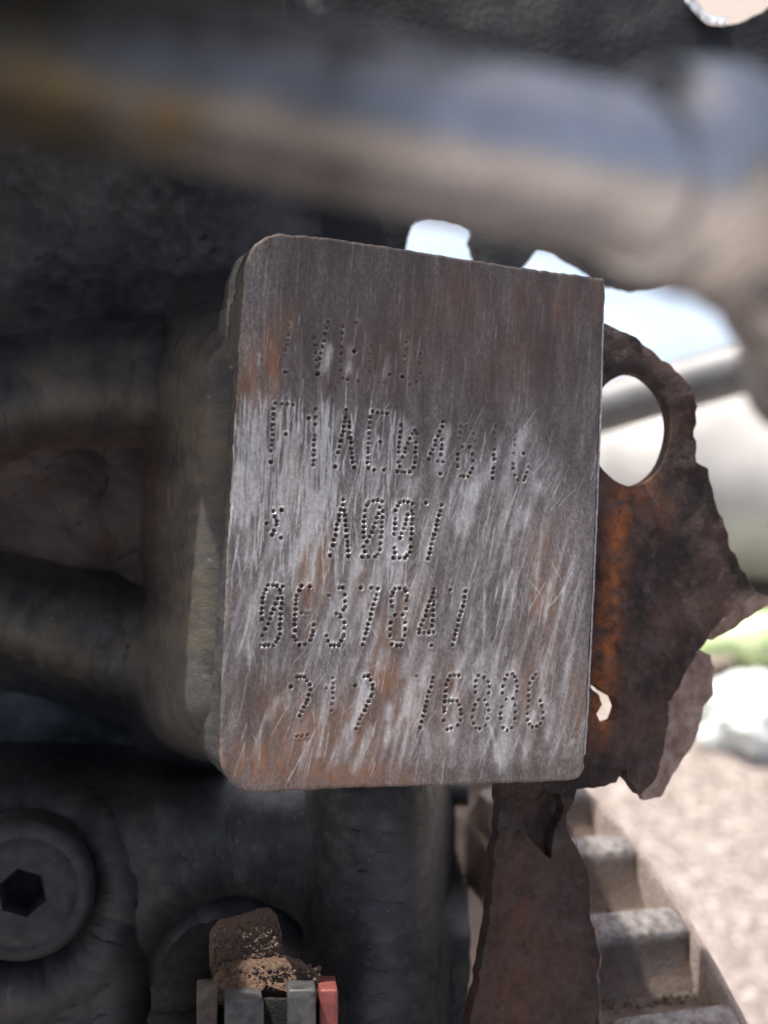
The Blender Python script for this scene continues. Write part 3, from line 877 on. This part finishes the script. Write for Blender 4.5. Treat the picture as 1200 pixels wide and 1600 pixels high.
def build_gear():
    root = empty('ring_gear', CEN + np.array([0, -RT, 0]), 'sunlit toothed flywheel ring gear showing past the torn rusty sheet', 'gear')
    # flywheel disc behind the teeth
    seg = 184; V = []; F = []
    prof = [(20, .0), (60, .0), (RT - 25, 0), (RT - 1.1, 0), (RT - .7, .3), (RT - .7, .9), (RT - 1.1, 1.3), (RT - 25, 1.6), (RT - 27, 8), (20, 8)]
    for (r, ax) in prof:
        for i in range(seg):
            a = 2 * math.pi * i / seg
            V.append(GP(r + (.10 * noise.noise(Vector((math.cos(a) * 40, math.sin(a) * 40, ax))) if r > 90 else 0), a, ax))
    for k in range(len(prof) - 1):
        for i in range(seg):
            F.append((k * seg + i, k * seg + (i + 1) % seg, (k + 1) * seg + (i + 1) % seg, (k + 1) * seg + i))
    F.append(tuple(range(seg))); F.append(tuple((len(prof) - 1) * seg + i for i in range(seg)))
    fix_normals(mesh_obj('flywheel', V, F, MAT['flywheel'], root), 40)
    # rim under the teeth
    RB = RT - 6.6; V = []; F = []
    prof = [(RT - 17, -.05), (RB, -.05), (RB, -18), (RB - .8, -18.8), (RT - 17, -18.8)]
    for (r, ax) in prof:
        for i in range(seg):
            a = 2 * math.pi * i / seg
            V.append(GP(r, a, ax))
    for k in range(len(prof)):
        kk = (k + 1) % len(prof)
        for i in range(seg):
            F.append((k * seg + i, k * seg + (i + 1) % seg, kk * seg + (i + 1) % seg, kk * seg + i))
    fix_normals(mesh_obj('gear_rim', V, F, MAT['gear'], root), 40)
    # one tooth, copied round the rim
    def tooth_profile():
        h = PITCHA * RT
        pts = []                      # (tangential mm, radial)
        for t in np.linspace(0, 1, 7):
            pts.append((-h * (.475 - .335 * t ** .55), RB - .35 + (6.6) * t))
        pts.append((-h * .118, RT - .05))
        pts.append((-h * .0, RT + .06))
        pts += [(-a, b) for a, b in pts[:-1]][::-1]
        return pts
    prof = tooth_profile(); m = len(prof)
    axs = [-.10, -.9, -1.6, -4, -8, -12, -16, -17.2, -18]
    V = []; F = []
    for j, ax in enumerate(axs):
        ch = {0: .9, 1: .25, 7: .2, 8: .9}.get(j, 0)
        for (t, r) in prof:
            rr = r - (ch * .75 if r > RB + 2 else 0)
            tt = t * (1 - ch * .06)
            wv = .10 * noise.noise(Vector((t * .7, r * .7, ax * .7)))
            V.append((rr + wv, tt + wv, ax))
    for j in range(len(axs) - 1):
        for i in range(m - 1):
            F.append((j * m + i, j * m + i + 1, (j + 1) * m + i + 1, (j + 1) * m + i))
    F.append(tuple(range(m))); F.append(tuple((len(axs) - 1) * m + i for i in range(m)))
    # place: mesh in gear frame around the gear centre, rotated copies share it
    th_first = TH0 + .0
    verts = [CEN + r * math.cos(t / r) * (math.cos(th_first) * E1 + math.sin(th_first) * E2) + r * math.sin(t / r) * (-math.sin(th_first) * E1 + math.cos(th_first) * E2) + AX * ax for (r, t, ax) in V]
    t0 = mesh_obj('tooth', verts, F, MAT['gear'], root, origin=tuple(CEN), attrs={'worn': [float(sstep(RT - 1.1, RT - .25, np.array(q[0]))) for q in V]}); fix_normals(t0, 38)
    axw = (W(tuple(AX + np.array([0, 0, 0]))) - W((0, 0, 0))).normalized()
    for i in range(1, N_TEETH):
        c = t0.copy(); scene.collection.objects.link(c); c.parent = root
        c.location = t0.location
        c.rotation_mode = 'QUATERNION'
        c.rotation_quaternion = Matrix.Rotation(i * PITCHA, 3, axw).to_quaternion()
    # grit lying in the tooth spaces
    V = []; F = []
    base = bmesh.new(); bmesh.ops.create_icosphere(base, subdivisions=1, radius=1); 
    bv = [v.co.copy() for v in base.verts]; bf = [[v.index for v in f.verts] for f in base.faces]; base.free()
    rr = random.Random(5)
    for i in range(420):
        k = rr.choice([0, 0, 0, 1, 1, 2])
        th = TH0 + GRIT_SIGN * (k + .5) * PITCHA + GRIT_SIGN * rr.gauss(-.14, .10) * PITCHA
        ax = rr.uniform(-15, -1)
        s = rr.choice([.16, .2, .25, .3, .35]) * rr.uniform(.7, 1.3)
        if rr.random() < .02: s = rr.uniform(.6, .9)
        p = GP(RB + s * .35 + .15, th, ax); o = len(V)
        for q in bv:
            V.append(p + s * np.array(q) * (1 + .35 * noise.noise(q * 1.7 + Vector((i, 0, 0)))))
        F += [tuple(o + a for a in f) for f in bf]
    g = mesh_obj('grit', V, F, MAT['grit'], smooth=False)
    tag(g, 'dark soil crumbs lying between the gear teeth', 'soil', kind='stuff')
GRIT_SIGN = -1
build_gear()

# ------------------------------------------------------------------ torn rusty sheet
SH = Plane((30, 0, 171), 22, 0)
def shp(pts): return [SH.hit(*q) for q in pts]

def build_sheet():
    root = empty('rusty_sheet', tuple(SH.pt(*SH.hit(900, 1700))), 'torn dark rusty backing sheet behind the steel pad', 'metal sheet')
    up = [(850, 470), (950, 507), (985, 524), (1020, 546), (1052, 570), (1074, 602), (1083, 645), (1087, 690), (1085, 722), (1104, 733), (1113, 762), (1126, 802), (1140, 850), (1160, 890), (1182, 925),
          (1142, 955), (1114, 984), (1100, 1000), (1090, 1012), (1083, 1028), (1062, 1074), (1046, 1096), (1043, 1130), (1030, 1180), (1012, 1222), (992, 1238), (982, 1232), (976, 1222), (968, 1212), (966, 1196), (958, 1200), (953, 1220), (925, 1226), (896, 1231),
          (893, 1258), (884, 1285), (888, 1292), (900, 1320), (910, 1356), (917, 1400), (918, 1424), (926, 1470), (931, 1500), (929, 1530), (934, 1570), (936, 1700), (731, 1700), (738, 1560), (752, 1490), (766, 1440), (776, 1360), (782, 1250), (800, 1000), (850, 900)]
    out = jag(shp(up), .7, .13, 3)
    hole = jag(shp([(985 + 66 * math.cos(a), 672 - 88 * math.sin(a)) for a in np.linspace(0, 2 * math.pi, 40, endpoint=False)]), .8, .02, 5)
    slot = jag(shp([(838, 1245), (855, 1236), (876, 1240), (884, 1262), (882, 1282), (872, 1300), (868, 1320), (866, 1345), (852, 1332), (832, 1312), (821, 1285), (824, 1262)]), .5, .08, 6)
    tear = jag(shp([(918, 1066), (926, 1069), (938, 1080), (954, 1088), (961, 1104), (954, 1124), (934, 1130), (926, 1114), (934, 1098), (930, 1084), (919, 1074)]), .4, .05, 7)
    def warp(x, y):
        # raised bead along the orange band, gentle waves, folded-in lower edge
        b = 1.6 * math.exp(-((x + 2 + .05 * y) / 4.5) ** 2) * (1 if y < 0 else math.exp(-(y / 12) ** 2))
        return b + .8 * noise.noise(Vector((x / 12, y / 12, 0))) + .22 * noise.noise(Vector((x / 2.5, y / 2.5, 3)))
    ob = sheet('sheet_body', SH, out, [hole, slot, tear], 1.9, MAT['rust'], root, grid=.9, warp=warp, curl=1.5)
    bk = Plane(tuple(SH.pt(0, 0, -3.2)), 22, 0)
    bt = sheet('backing_tab', bk, jag([bk.hit(*q) for q in [(806, 1222), (850, 1216), (888, 1226), (889, 1262), (884, 1300), (872, 1352), (845, 1362), (806, 1330)]], .8, .1, 14), [], 1.4, MAT['rust'], root, grid=1.2)
    rest = np.zeros(len(ob.data.vertices) * 3, np.float32); ob.data.attributes['rest'].data.foreach_get('vector', rest); rest = rest.reshape(-1, 3)
    px = 600 + rest[:, 0] / rest[:, 2] * FPX; py = 800 - rest[:, 1] / rest[:, 2] * FPX
    band = 958 - (py - 900) * .09
    orr = np.exp(-((px - band) / 17) ** 2) * sstep(745, 800, py) * sstep(1190, 1120, py)
    orr = np.maximum(orr, .5 * np.exp(-((px - 990) / 40) ** 2 - ((py - 790) / 45) ** 2))
    orr = np.maximum(orr, .25 * np.exp(-((px - 800) / 45) ** 2) * sstep(1300, 1420, py))
    a = ob.data.attributes.new('greyed', 'FLOAT', 'POINT'); a.data.foreach_set('value', (sstep(1180, 1330, py) * .9).astype(np.float32))
    a = ob.data.attributes.new('orange', 'FLOAT', 'POINT'); a.data.foreach_set('value', orr.astype(np.float32))
    # torn flaps bent away from the sheet
    def flap(px_pts, fold, ang, seed):
        q = shp(px_pts); f0, f1 = [np.array(SH.hit(*c)) for c in fold]
        ax = (f1 - f0) / np.linalg.norm(f1 - f0); nn = np.array([-ax[1], ax[0]])
        cen = np.mean(q, 0)
        if (cen - f0).dot(nn) < 0: nn = -nn
        V = []
        # stretch out of the fold so that the bent flap keeps its outline
        qq = jag([tuple(p) for p in q], .6, .12, seed)
        sh = sheet('torn_flap', SH, qq, [], 1.1, MAT['flap'], root, grid=.9, warp=lambda x, y: .35 * noise.noise(Vector((x / 3, y / 3, seed))) - .2)
        nv = len(sh.data.vertices); rs = np.zeros(nv * 3, np.float32)
        sh.data.attributes['rest'].data.foreach_get('vector', rs); rs = rs.reshape(-1, 3).astype(float)
        uv = np.stack([(rs - SH.p0).dot(SH.u), (rs - SH.p0).dot(SH.v)], 1)
        e = np.maximum(0, (uv - f0).dot(nn)) * math.tan(math.radians(ang))
        pos = Warr(rs * (1 + e / rs[:, 2])[:, None]) - np.array(WORLD_POS[sh.name])
        sh.data.vertices.foreach_set('co', pos.ravel()); sh.data.update()
        return sh
    flap([(1108, 992), (1146, 950), (1180, 925), (1204, 932), (1216, 938), (1186, 955), (1165, 968), (1146, 985), (1116, 1000)], [(1112, 985), (1182, 925)], 52, 11)
    flap([(1046, 1098), (1064, 1072), (1084, 1030), (1098, 1018), (1112, 1024), (1119, 1045), (1115, 1085), (1100, 1104), (1098, 1125), (1092, 1150), (1075, 1180), (1050, 1215), (1034, 1246), (1010, 1250), (1000, 1236), (1024, 1190), (1040, 1130)], [(1000, 1236), (1084, 1030)], 50, 12)
    # bright burr along the lower torn edge
    burr_px = [(886, 1288), (890, 1294), (901, 1320), (911, 1356), (918, 1400), (919, 1424), (927, 1470), (932, 1500), (930, 1530), (935, 1570), (936, 1650)]
    path = [SH.pt(a, b, warp(a, b) + .1) for a, b in jag(shp(burr_px), .5, .10, 8, closed=False)]
    V, F, _ = tube(path, [.05 + .9 * max(0, noise.noise(Vector((i * .45, 0, 0)))) ** 1.5 for i in range(len(path))], 8)
    mesh_obj('torn_edge', V, F, MAT['flap'], root)
build_sheet()

# ------------------------------------------------------------------ black cover with a hole, behind the pipe
def build_cover():
    CV = Plane((40, 50, 205), 6, 0)
    root = empty('black_cover', tuple(CV.pt(*CV.hit(1150, 560))), 'black metal cover with a cut hole above the rusty sheet', 'cover')
    c = lambda pts: [CV.hit(*q) for q in pts]
    out = jag(c([(505, -260), (1480, -260), (1480, 700), (1290, 640), (1225, 560), (1205, 532), (1186, 522), (1170, 516), (1160, 500), (1158, 478), (1146, 458), (1130, 440), (1095, 428), (1060, 436), (1030, 446), (990, 452), (940, 440), (925, 425), (890, 405), (872, 391), (856, 386), (846, 384), (838, 392), (826, 408), (812, 424), (790, 428), (768, 424), (750, 412), (738, 394), (734, 376), (740, 360), (738, 350), (722, 342), (700, 337), (676, 336), (656, 342), (644, 354), (638, 372), (634, 400), (560, 410), (505, 400)]), .8, .12, 21)
    hole = jag(c([(1074, -40), (1072, 0), (1085, 20), (1108, 36), (1130, 40), (1160, 34), (1185, 22), (1215, 0), (1230, -40), (1200, -80), (1110, -80)]), .6, .08, 22)
    ob = sheet('cover_plate', CV, out, [hole], 3.0, MAT['cover'], root, grid=2.2, warp=lambda x, y: .9 * noise.noise(Vector((x / 9, y / 9, 1))) + .35 * noise.noise(Vector((x / 2.4, y / 2.4, 5))))
    # bare metal in the cut of the hole
    lip = c([(1072, -40), (1071, 0), (1084, 21), (1107, 37), (1131, 41)])
    V = []; F = []
    L = jag(lip, .5, .10, 23, closed=False)
    cc = np.array(CV.hit(1150, -20))
    for (a, b) in L:
        n = cc - np.array((a, b)); n /= np.linalg.norm(n)
        for (o, h) in ((-.35, .75), (.3, .9), (1.6, -.4), (2.6, -2.6), (2.8, -4.5)):
            k = .25 * noise.noise(Vector((a * 2, b * 2, h)))
            V.append(CV.pt(a + n[0] * (o + k), b + n[1] * (o + k), h + k))
    for i in range(len(L) - 1):
        for k in range(4): F.append((i * 5 + k, i * 5 + k + 1, i * 5 + k + 6, i * 5 + k + 5))
    mesh_obj('cut_lip', V, F, MAT['bright_edge'], root)
build_cover()

# ------------------------------------------------------------------ pipe close to the lens
def build_pipe():
    K = .70
    def PK(px, py, d): return P(px, py, d * K)
    root = empty('coolant_pipe', PK(600, 330, 76), 'grey steel pipe crossing out of focus above the pad', 'pipe')
    ctl = [PK(-520, 10, 68), PK(-200, 55, 70), PK(100, 98, 72), PK(400, 152, 74), PK(700, 215, 76), PK(900, 258, 78), PK(1010, 284, 80)]
    path = catmull(ctl, 14)
    n = len(path)
    rad = [K * (4.35 + .65 * (i / n)) for i in range(n)]
    V, F, TA = tube(path, rad, 48, True, lambda p, a: .10 * noise.noise(Vector(p) / 4 + Vector((math.cos(a), math.sin(a), 0))))
    Va = np.array([tuple(v) for v in V]); px = 600 + Va[:, 0] / Va[:, 2] * FPX; py = 800 - Va[:, 1] / Va[:, 2] * FPX
    yel = .55 * np.exp(-((px - 262) / 42) ** 2 - ((py - 195) / 34) ** 2) + .22 * np.exp(-((px - 90) / 70) ** 2 - ((py - 150) / 60) ** 2)
    yel += .15 * np.exp(-((px - 40) / 60) ** 2 - ((py - 60) / 60) ** 2)
    fix_normals(mesh_obj('pipe_tube', V, F, MAT['pipe'], root, attrs={'yellow': np.clip(yel, 0, 1), 'bare_highlight': .5 * np.exp(-((px - 760) / 210) ** 2) * (.4 + fbm(px / 70, py / 40, 78)), 'dark_left': np.clip(1.15 - (px + 100) / 700 + .5 * (fbm(px / 90, py / 60, 77) - .5), 0, .9)}), 60)
    # union where it meets the hose: ribbed collar and thicker hose turning away
    path = catmull([PK(985, 276, 79.5), PK(1060, 276, 82), PK(1135, 292, 86), PK(1205, 345, 92), PK(1265, 440, 100), PK(1300, 580, 110)], 14)
    n = len(path)
    rad = []
    for i in range(n):
        t = i / (n - 1)
        r = 5.5 + 1.3 * sstep(.02, .16, np.array(t)) + .5 * math.exp(-((t - .30) / .05) ** 2) - .9 * math.exp(-((t - .42) / .05) ** 2) + .5 * math.exp(-((t - .56) / .06) ** 2)
        rad.append(float(r) * K)
    V, F, TA = tube(path, rad, 48, True, lambda p, a: .45 * noise.noise(Vector(p) / 3.0 + Vector((math.cos(a), math.sin(a), 2))))
    fix_normals(mesh_obj('hose_union', V, F, MAT['pipe'], root, attrs={'yellow': np.full(len(V), .05), 'bare_highlight': .55 * fbm(np.array([v.x for v in V]) / 2.2, np.array([v.y for v in V]) / 2.2, 79)}), 60)
build_pipe()

# ------------------------------------------------------------------ sensor connector, bottom
def build_connector():
    root = empty('sensor_connector', P(420, 1760, 160), 'mud-caked electrical connector with grey ribs and a red clip', 'connector')
    def prism(name, mat, x0, x1, yf, yb, df, db, rough=.12, seed=0, bev=.35, lean=0):
        """a rib: front face top edge at photo row yf (depth df), top face running back to row yb (depth db); goes down out of frame"""
        yl = 1800
        bm = bmesh.new()
        def q(x, y, d): return Vector(P(x, y, d))
        k = [q(x0, yf, df), q(x1, yf, df), q(x1 + lean, yb, db), q(x0 + lean, yb, db)]
        lo = [Vector((p.x, q(x0, yl, df).y, p.z)) for p in k]
        vs = [bm.verts.new(p) for p in k + lo]
        for f in ((0, 1, 2, 3), (4, 7, 6, 5), (0, 4, 5, 1), (1, 5, 6, 2), (2, 6, 7, 3), (3, 7, 4, 0)):
            bm.faces.new([vs[i] for i in f])
        bmesh.ops.bevel(bm, geom=list(bm.edges), offset=bev, segments=2, affect='EDGES', profile=.6)
        bmesh.ops.triangulate(bm, faces=bm.faces)
        bmesh.ops.subdivide_edges(bm, edges=[e for e in bm.edges if e.calc_length() > .8], cuts=3, use_grid_fill=True)
        bmesh.ops.subdivide_edges(bm, edges=[e for e in bm.edges if e.calc_length() > .8], cuts=2, use_grid_fill=True)
        bmesh.ops.recalc_face_normals(bm, faces=bm.faces)
        for v in bm.verts:
            v.co += v.normal * rough * (noise.noise(v.co * 1.2 + Vector((seed, 0, 0))) + .7 * noise.noise(v.co * 3.5))
        V = [tuple(v.co) for v in bm.verts]; bm.verts.index_update(); F = [tuple(v.index for v in f.verts) for f in bm.faces]; bm.free()
        return mesh_obj(name, V, F, mat, root)
    prism('rib', MAT['brown_plastic'], 308, 340, 1546, 1530, 146, 158, .10, 1)
    prism('rib', MAT['grey_plastic'], 352, 412, 1562, 1535, 143, 158, .06, 2, lean=-6)
    prism('rib', MAT['grey_plastic'], 450, 494, 1546, 1520, 147, 160, .06, 3, lean=-4)
    prism('red_clip', MAT['red_plastic'], 499, 528, 1546, 1524, 149, 159, .05, 4, lean=-4)
    prism('housing', MAT['black_rubber'], 318, 524, 1560, 1528, 153, 168, .12, 5)
    # mud cap: rounded tab and the slope below it, lumpy
    def mud(name, poly, d0, d1, amp, thick, seed):
        pl = Plane(P(400, 1500, (d0 + d1) / 2), 8, 0)
        o = [pl.hit(*c) for c in poly]
        return sheet(name, pl, jag(o, .4, .07, seed), [], thick, MAT['dirt'], root, grid=.24,
                     warp=lambda x, y: (d1 - d0) * (y / 8.0) * -.5 + amp * (noise.noise(Vector((x * 1.1, y * 1.1, seed))) + .8 * noise.noise(Vector((x * 2.9, y * 2.9, seed))) + .9 * noise.noise(Vector((x * 5.5, y * 5.5, seed)))))
    mud('mud_tab', [(332, 1560), (327, 1500), (330, 1470), (344, 1455), (380, 1448), (405, 1438), (425, 1437), (437, 1447), (442, 1475), (446, 1500), (452, 1535), (440, 1550), (400, 1545)], 158, 163, .15, 3.4, 31)
    mud('mud_ledge', [(330, 1535), (350, 1512), (395, 1502), (440, 1500), (470, 1506), (492, 1518), (508, 1540), (490, 1548), (452, 1545), (448, 1538), (415, 1530), (402, 1540), (352, 1552), (330, 1552)], 148, 163, .22, 2.2, 33)
    rr = random.Random(12); V = []; F = []
    b0 = bmesh.new(); bmesh.ops.create_icosphere(b0, subdivisions=1, radius=1)
    bv = [v.co.copy() for v in b0.verts]; bf = [[v.index for v in f.verts] for f in b0.faces]; b0.free()
    for i in range(520):
        if rr.random() < .6: px, py, d = rr.uniform(334, 440), rr.uniform(1450, 1530), 156.8
        else: px, py, d = rr.uniform(345, 500), rr.uniform(1508, 1545), 154.2
        sz = rr.choice([.1, .14, .18, .22, .3]) * rr.uniform(.7, 1.2); o = len(V); p = Vector(P(px, py, d + rr.uniform(-.5, 1.0)))
        for q in bv: V.append(p + q * sz * (1 + .4 * noise.noise(q * 1.9 + Vector((i, 0, 0)))))
        F += [tuple(o + k for k in f) for f in bf]
    tag(mesh_obj('mud_crumbs', V, F, MAT['grit'], root, smooth=False), kind='stuff')
    # rubber boot on the left
    bp = [P(300, 1760, 166), P(288, 1640, 166), P(285, 1560, 167), P(300, 1510, 169), P(340, 1478, 172), P(400, 1468, 175)]
    path = catmull(bp, 10)
    V, F, _ = tube(path, [4.6 - 1.6 * i / len(path) for i in range(len(path))], 32, True, lambda p, a: .35 * noise.noise(Vector(p) * .9) + .25 * noise.noise(Vector(p) * 2.4))
    mesh_obj('rubber_boot', V, F, MAT['black_rubber'], root)
build_connector()

# ------------------------------------------------------------------ things lying behind, in the sun
def ground_at(px, py):
    r = Vector(((px - 600) / FPX, (800 - py) / FPX, 1))
    wz = r.y * ct - r.z * st
    t = -CAM_H / wz
    return r * t

def build_background():
    # steel tube leaning behind the engine
    a = np.array(P(930, 640, 430)); b = np.array(P(1200, 562, 410)); dv = (b - a) / np.linalg.norm(b - a)
    path = [a + dv * t for t in np.linspace(-150, 260, 40)]
    V, F, _ = tube(path, [8.2] * len(path), 32)
    tb = mesh_obj('steel_tube', V, F, MAT['tube']); fix_normals(tb, 60)
    tag(tb, 'grey round steel tube sloping behind the hole in the rusty sheet', 'tube')
    # white drum lying on the ground
    root = empty('white_drum', A((205, 745, 0)), 'large white plastic drum lying blurred behind the rusty sheet', 'drum')
    ax = Vector((1, -.16, 0)).normalized()
    def ap(v): return Vector(A(tuple(v)))
    pts = [Vector((205, 750, 58)) + ax * t * 1.15 for t in (-70, -69, -66, -60, -30, -28, -24, -22, 30, 60, 120, 126, 129, 130)]
    rad = [1.13 * q for q in (44, 48, 50.5, 51.5, 51.5, 52.6, 52.6, 51.5, 51.5, 51.5, 51.5, 50.5, 48, 44)]
    V = []; F = []; seg = 64
    sd_ = ax.cross(Vector((0, 0, 1))).normalized()
    for p, r in zip(pts, rad):
        for k in range(seg):
            an = 2 * math.pi * k / seg
            V.append(tuple(ap(p + (sd_ * math.cos(an) + Vector((0, 0, 1)) * math.sin(an)) * r)))
    for i in range(len(pts) - 1):
        for k in range(seg): F.append((i * seg + k, i * seg + (k + 1) % seg, (i + 1) * seg + (k + 1) % seg, (i + 1) * seg + k))
    F.append(tuple(range(seg))); F.append(tuple((len(pts) - 1) * seg + k for k in range(seg)))
    fix_normals(mesh_obj('drum_shell', V, F, MAT['white_drum'], root), 40)
    # pale blue sheet on the ground farther back
    gx, gy = np.meshgrid(np.linspace(-150, 760, 90), np.linspace(990, 2100, 90))
    z = 5 + 9 * fbm(gx / 70, gy / 70, 51, 4) + 1.5
    V = np.array([A((x + 14 * math.sin(y / 90), y + 12 * math.sin(x / 70), h)) for x, y, h in zip(gx.ravel(), gy.ravel(), z.ravel())])
    bl = mesh_obj('plastic_sheet', V, grid_faces(90, 90), MAT['blue_sheet'])
    sol = bl.modifiers.new('film', 'SOLIDIFY'); sol.thickness = .001
    tag(bl, 'pale blue plastic sheet spread on the ground far behind', 'plastic sheet')
    # crumpled white bag and green bottle in front of the drum
    def blob(name, centre, rx, ry, rz, mat, amp, fr, label, cat):
        bm = bmesh.new(); bmesh.ops.create_icosphere(bm, subdivisions=5, radius=1)
        V = []
        for v in bm.verts:
            n = v.co.normalized()
            k = 1 + amp * (noise.noise(n * fr) + .6 * abs(noise.noise(n * fr * 2.3)) + .3 * noise.noise(n * fr * 5))
            q = Vector((n.x * rx * k, n.y * ry * k, max(n.z * rz * k, -rz * .5)))
            V.append(A((centre[0] + q.x, centre[1] + q.y, centre[2] + q.z + rz * .5)))
        F = [tuple(x.index for x in f.verts) for f in bm.faces]; bm.free()
        ob = mesh_obj(name, V, F, mat); fix_normals(ob)
        return tag(ob, label, cat)
    def gw(px, py):
        g = ground_at(px, py); wv = W(tuple(g)); return (wv.x * 1000, wv.y * 1000)
    x, y = gw(1190, 1150)
    blob('crumpled_bag', (x, y, 0), 30, 20, 22, MAT['bag'], .35, 2.2, 'crumpled white plastic bag on the concrete behind the torn flaps', 'plastic bag')
    x, y = gw(1185, 1040)
    path = [A((x - 36, y - 4, 16)), A((x - 34, y - 4, 16)), A((x - 18, y, 16)), A((x - 8, y, 16)), A((x + 50, y + 8, 16)), A((x + 52, y + 8, 16))]
    V, F, _ = tube([Vector(p) for p in path], [7, 7.5, 8, 15.5, 15.5, 13], 32)
    gb = mesh_obj('green_bottle', V, F, MAT['green']); fix_normals(gb, 40)
    tag(gb, 'pale green plastic bottle lying by the white drum', 'bottle')
build_background()
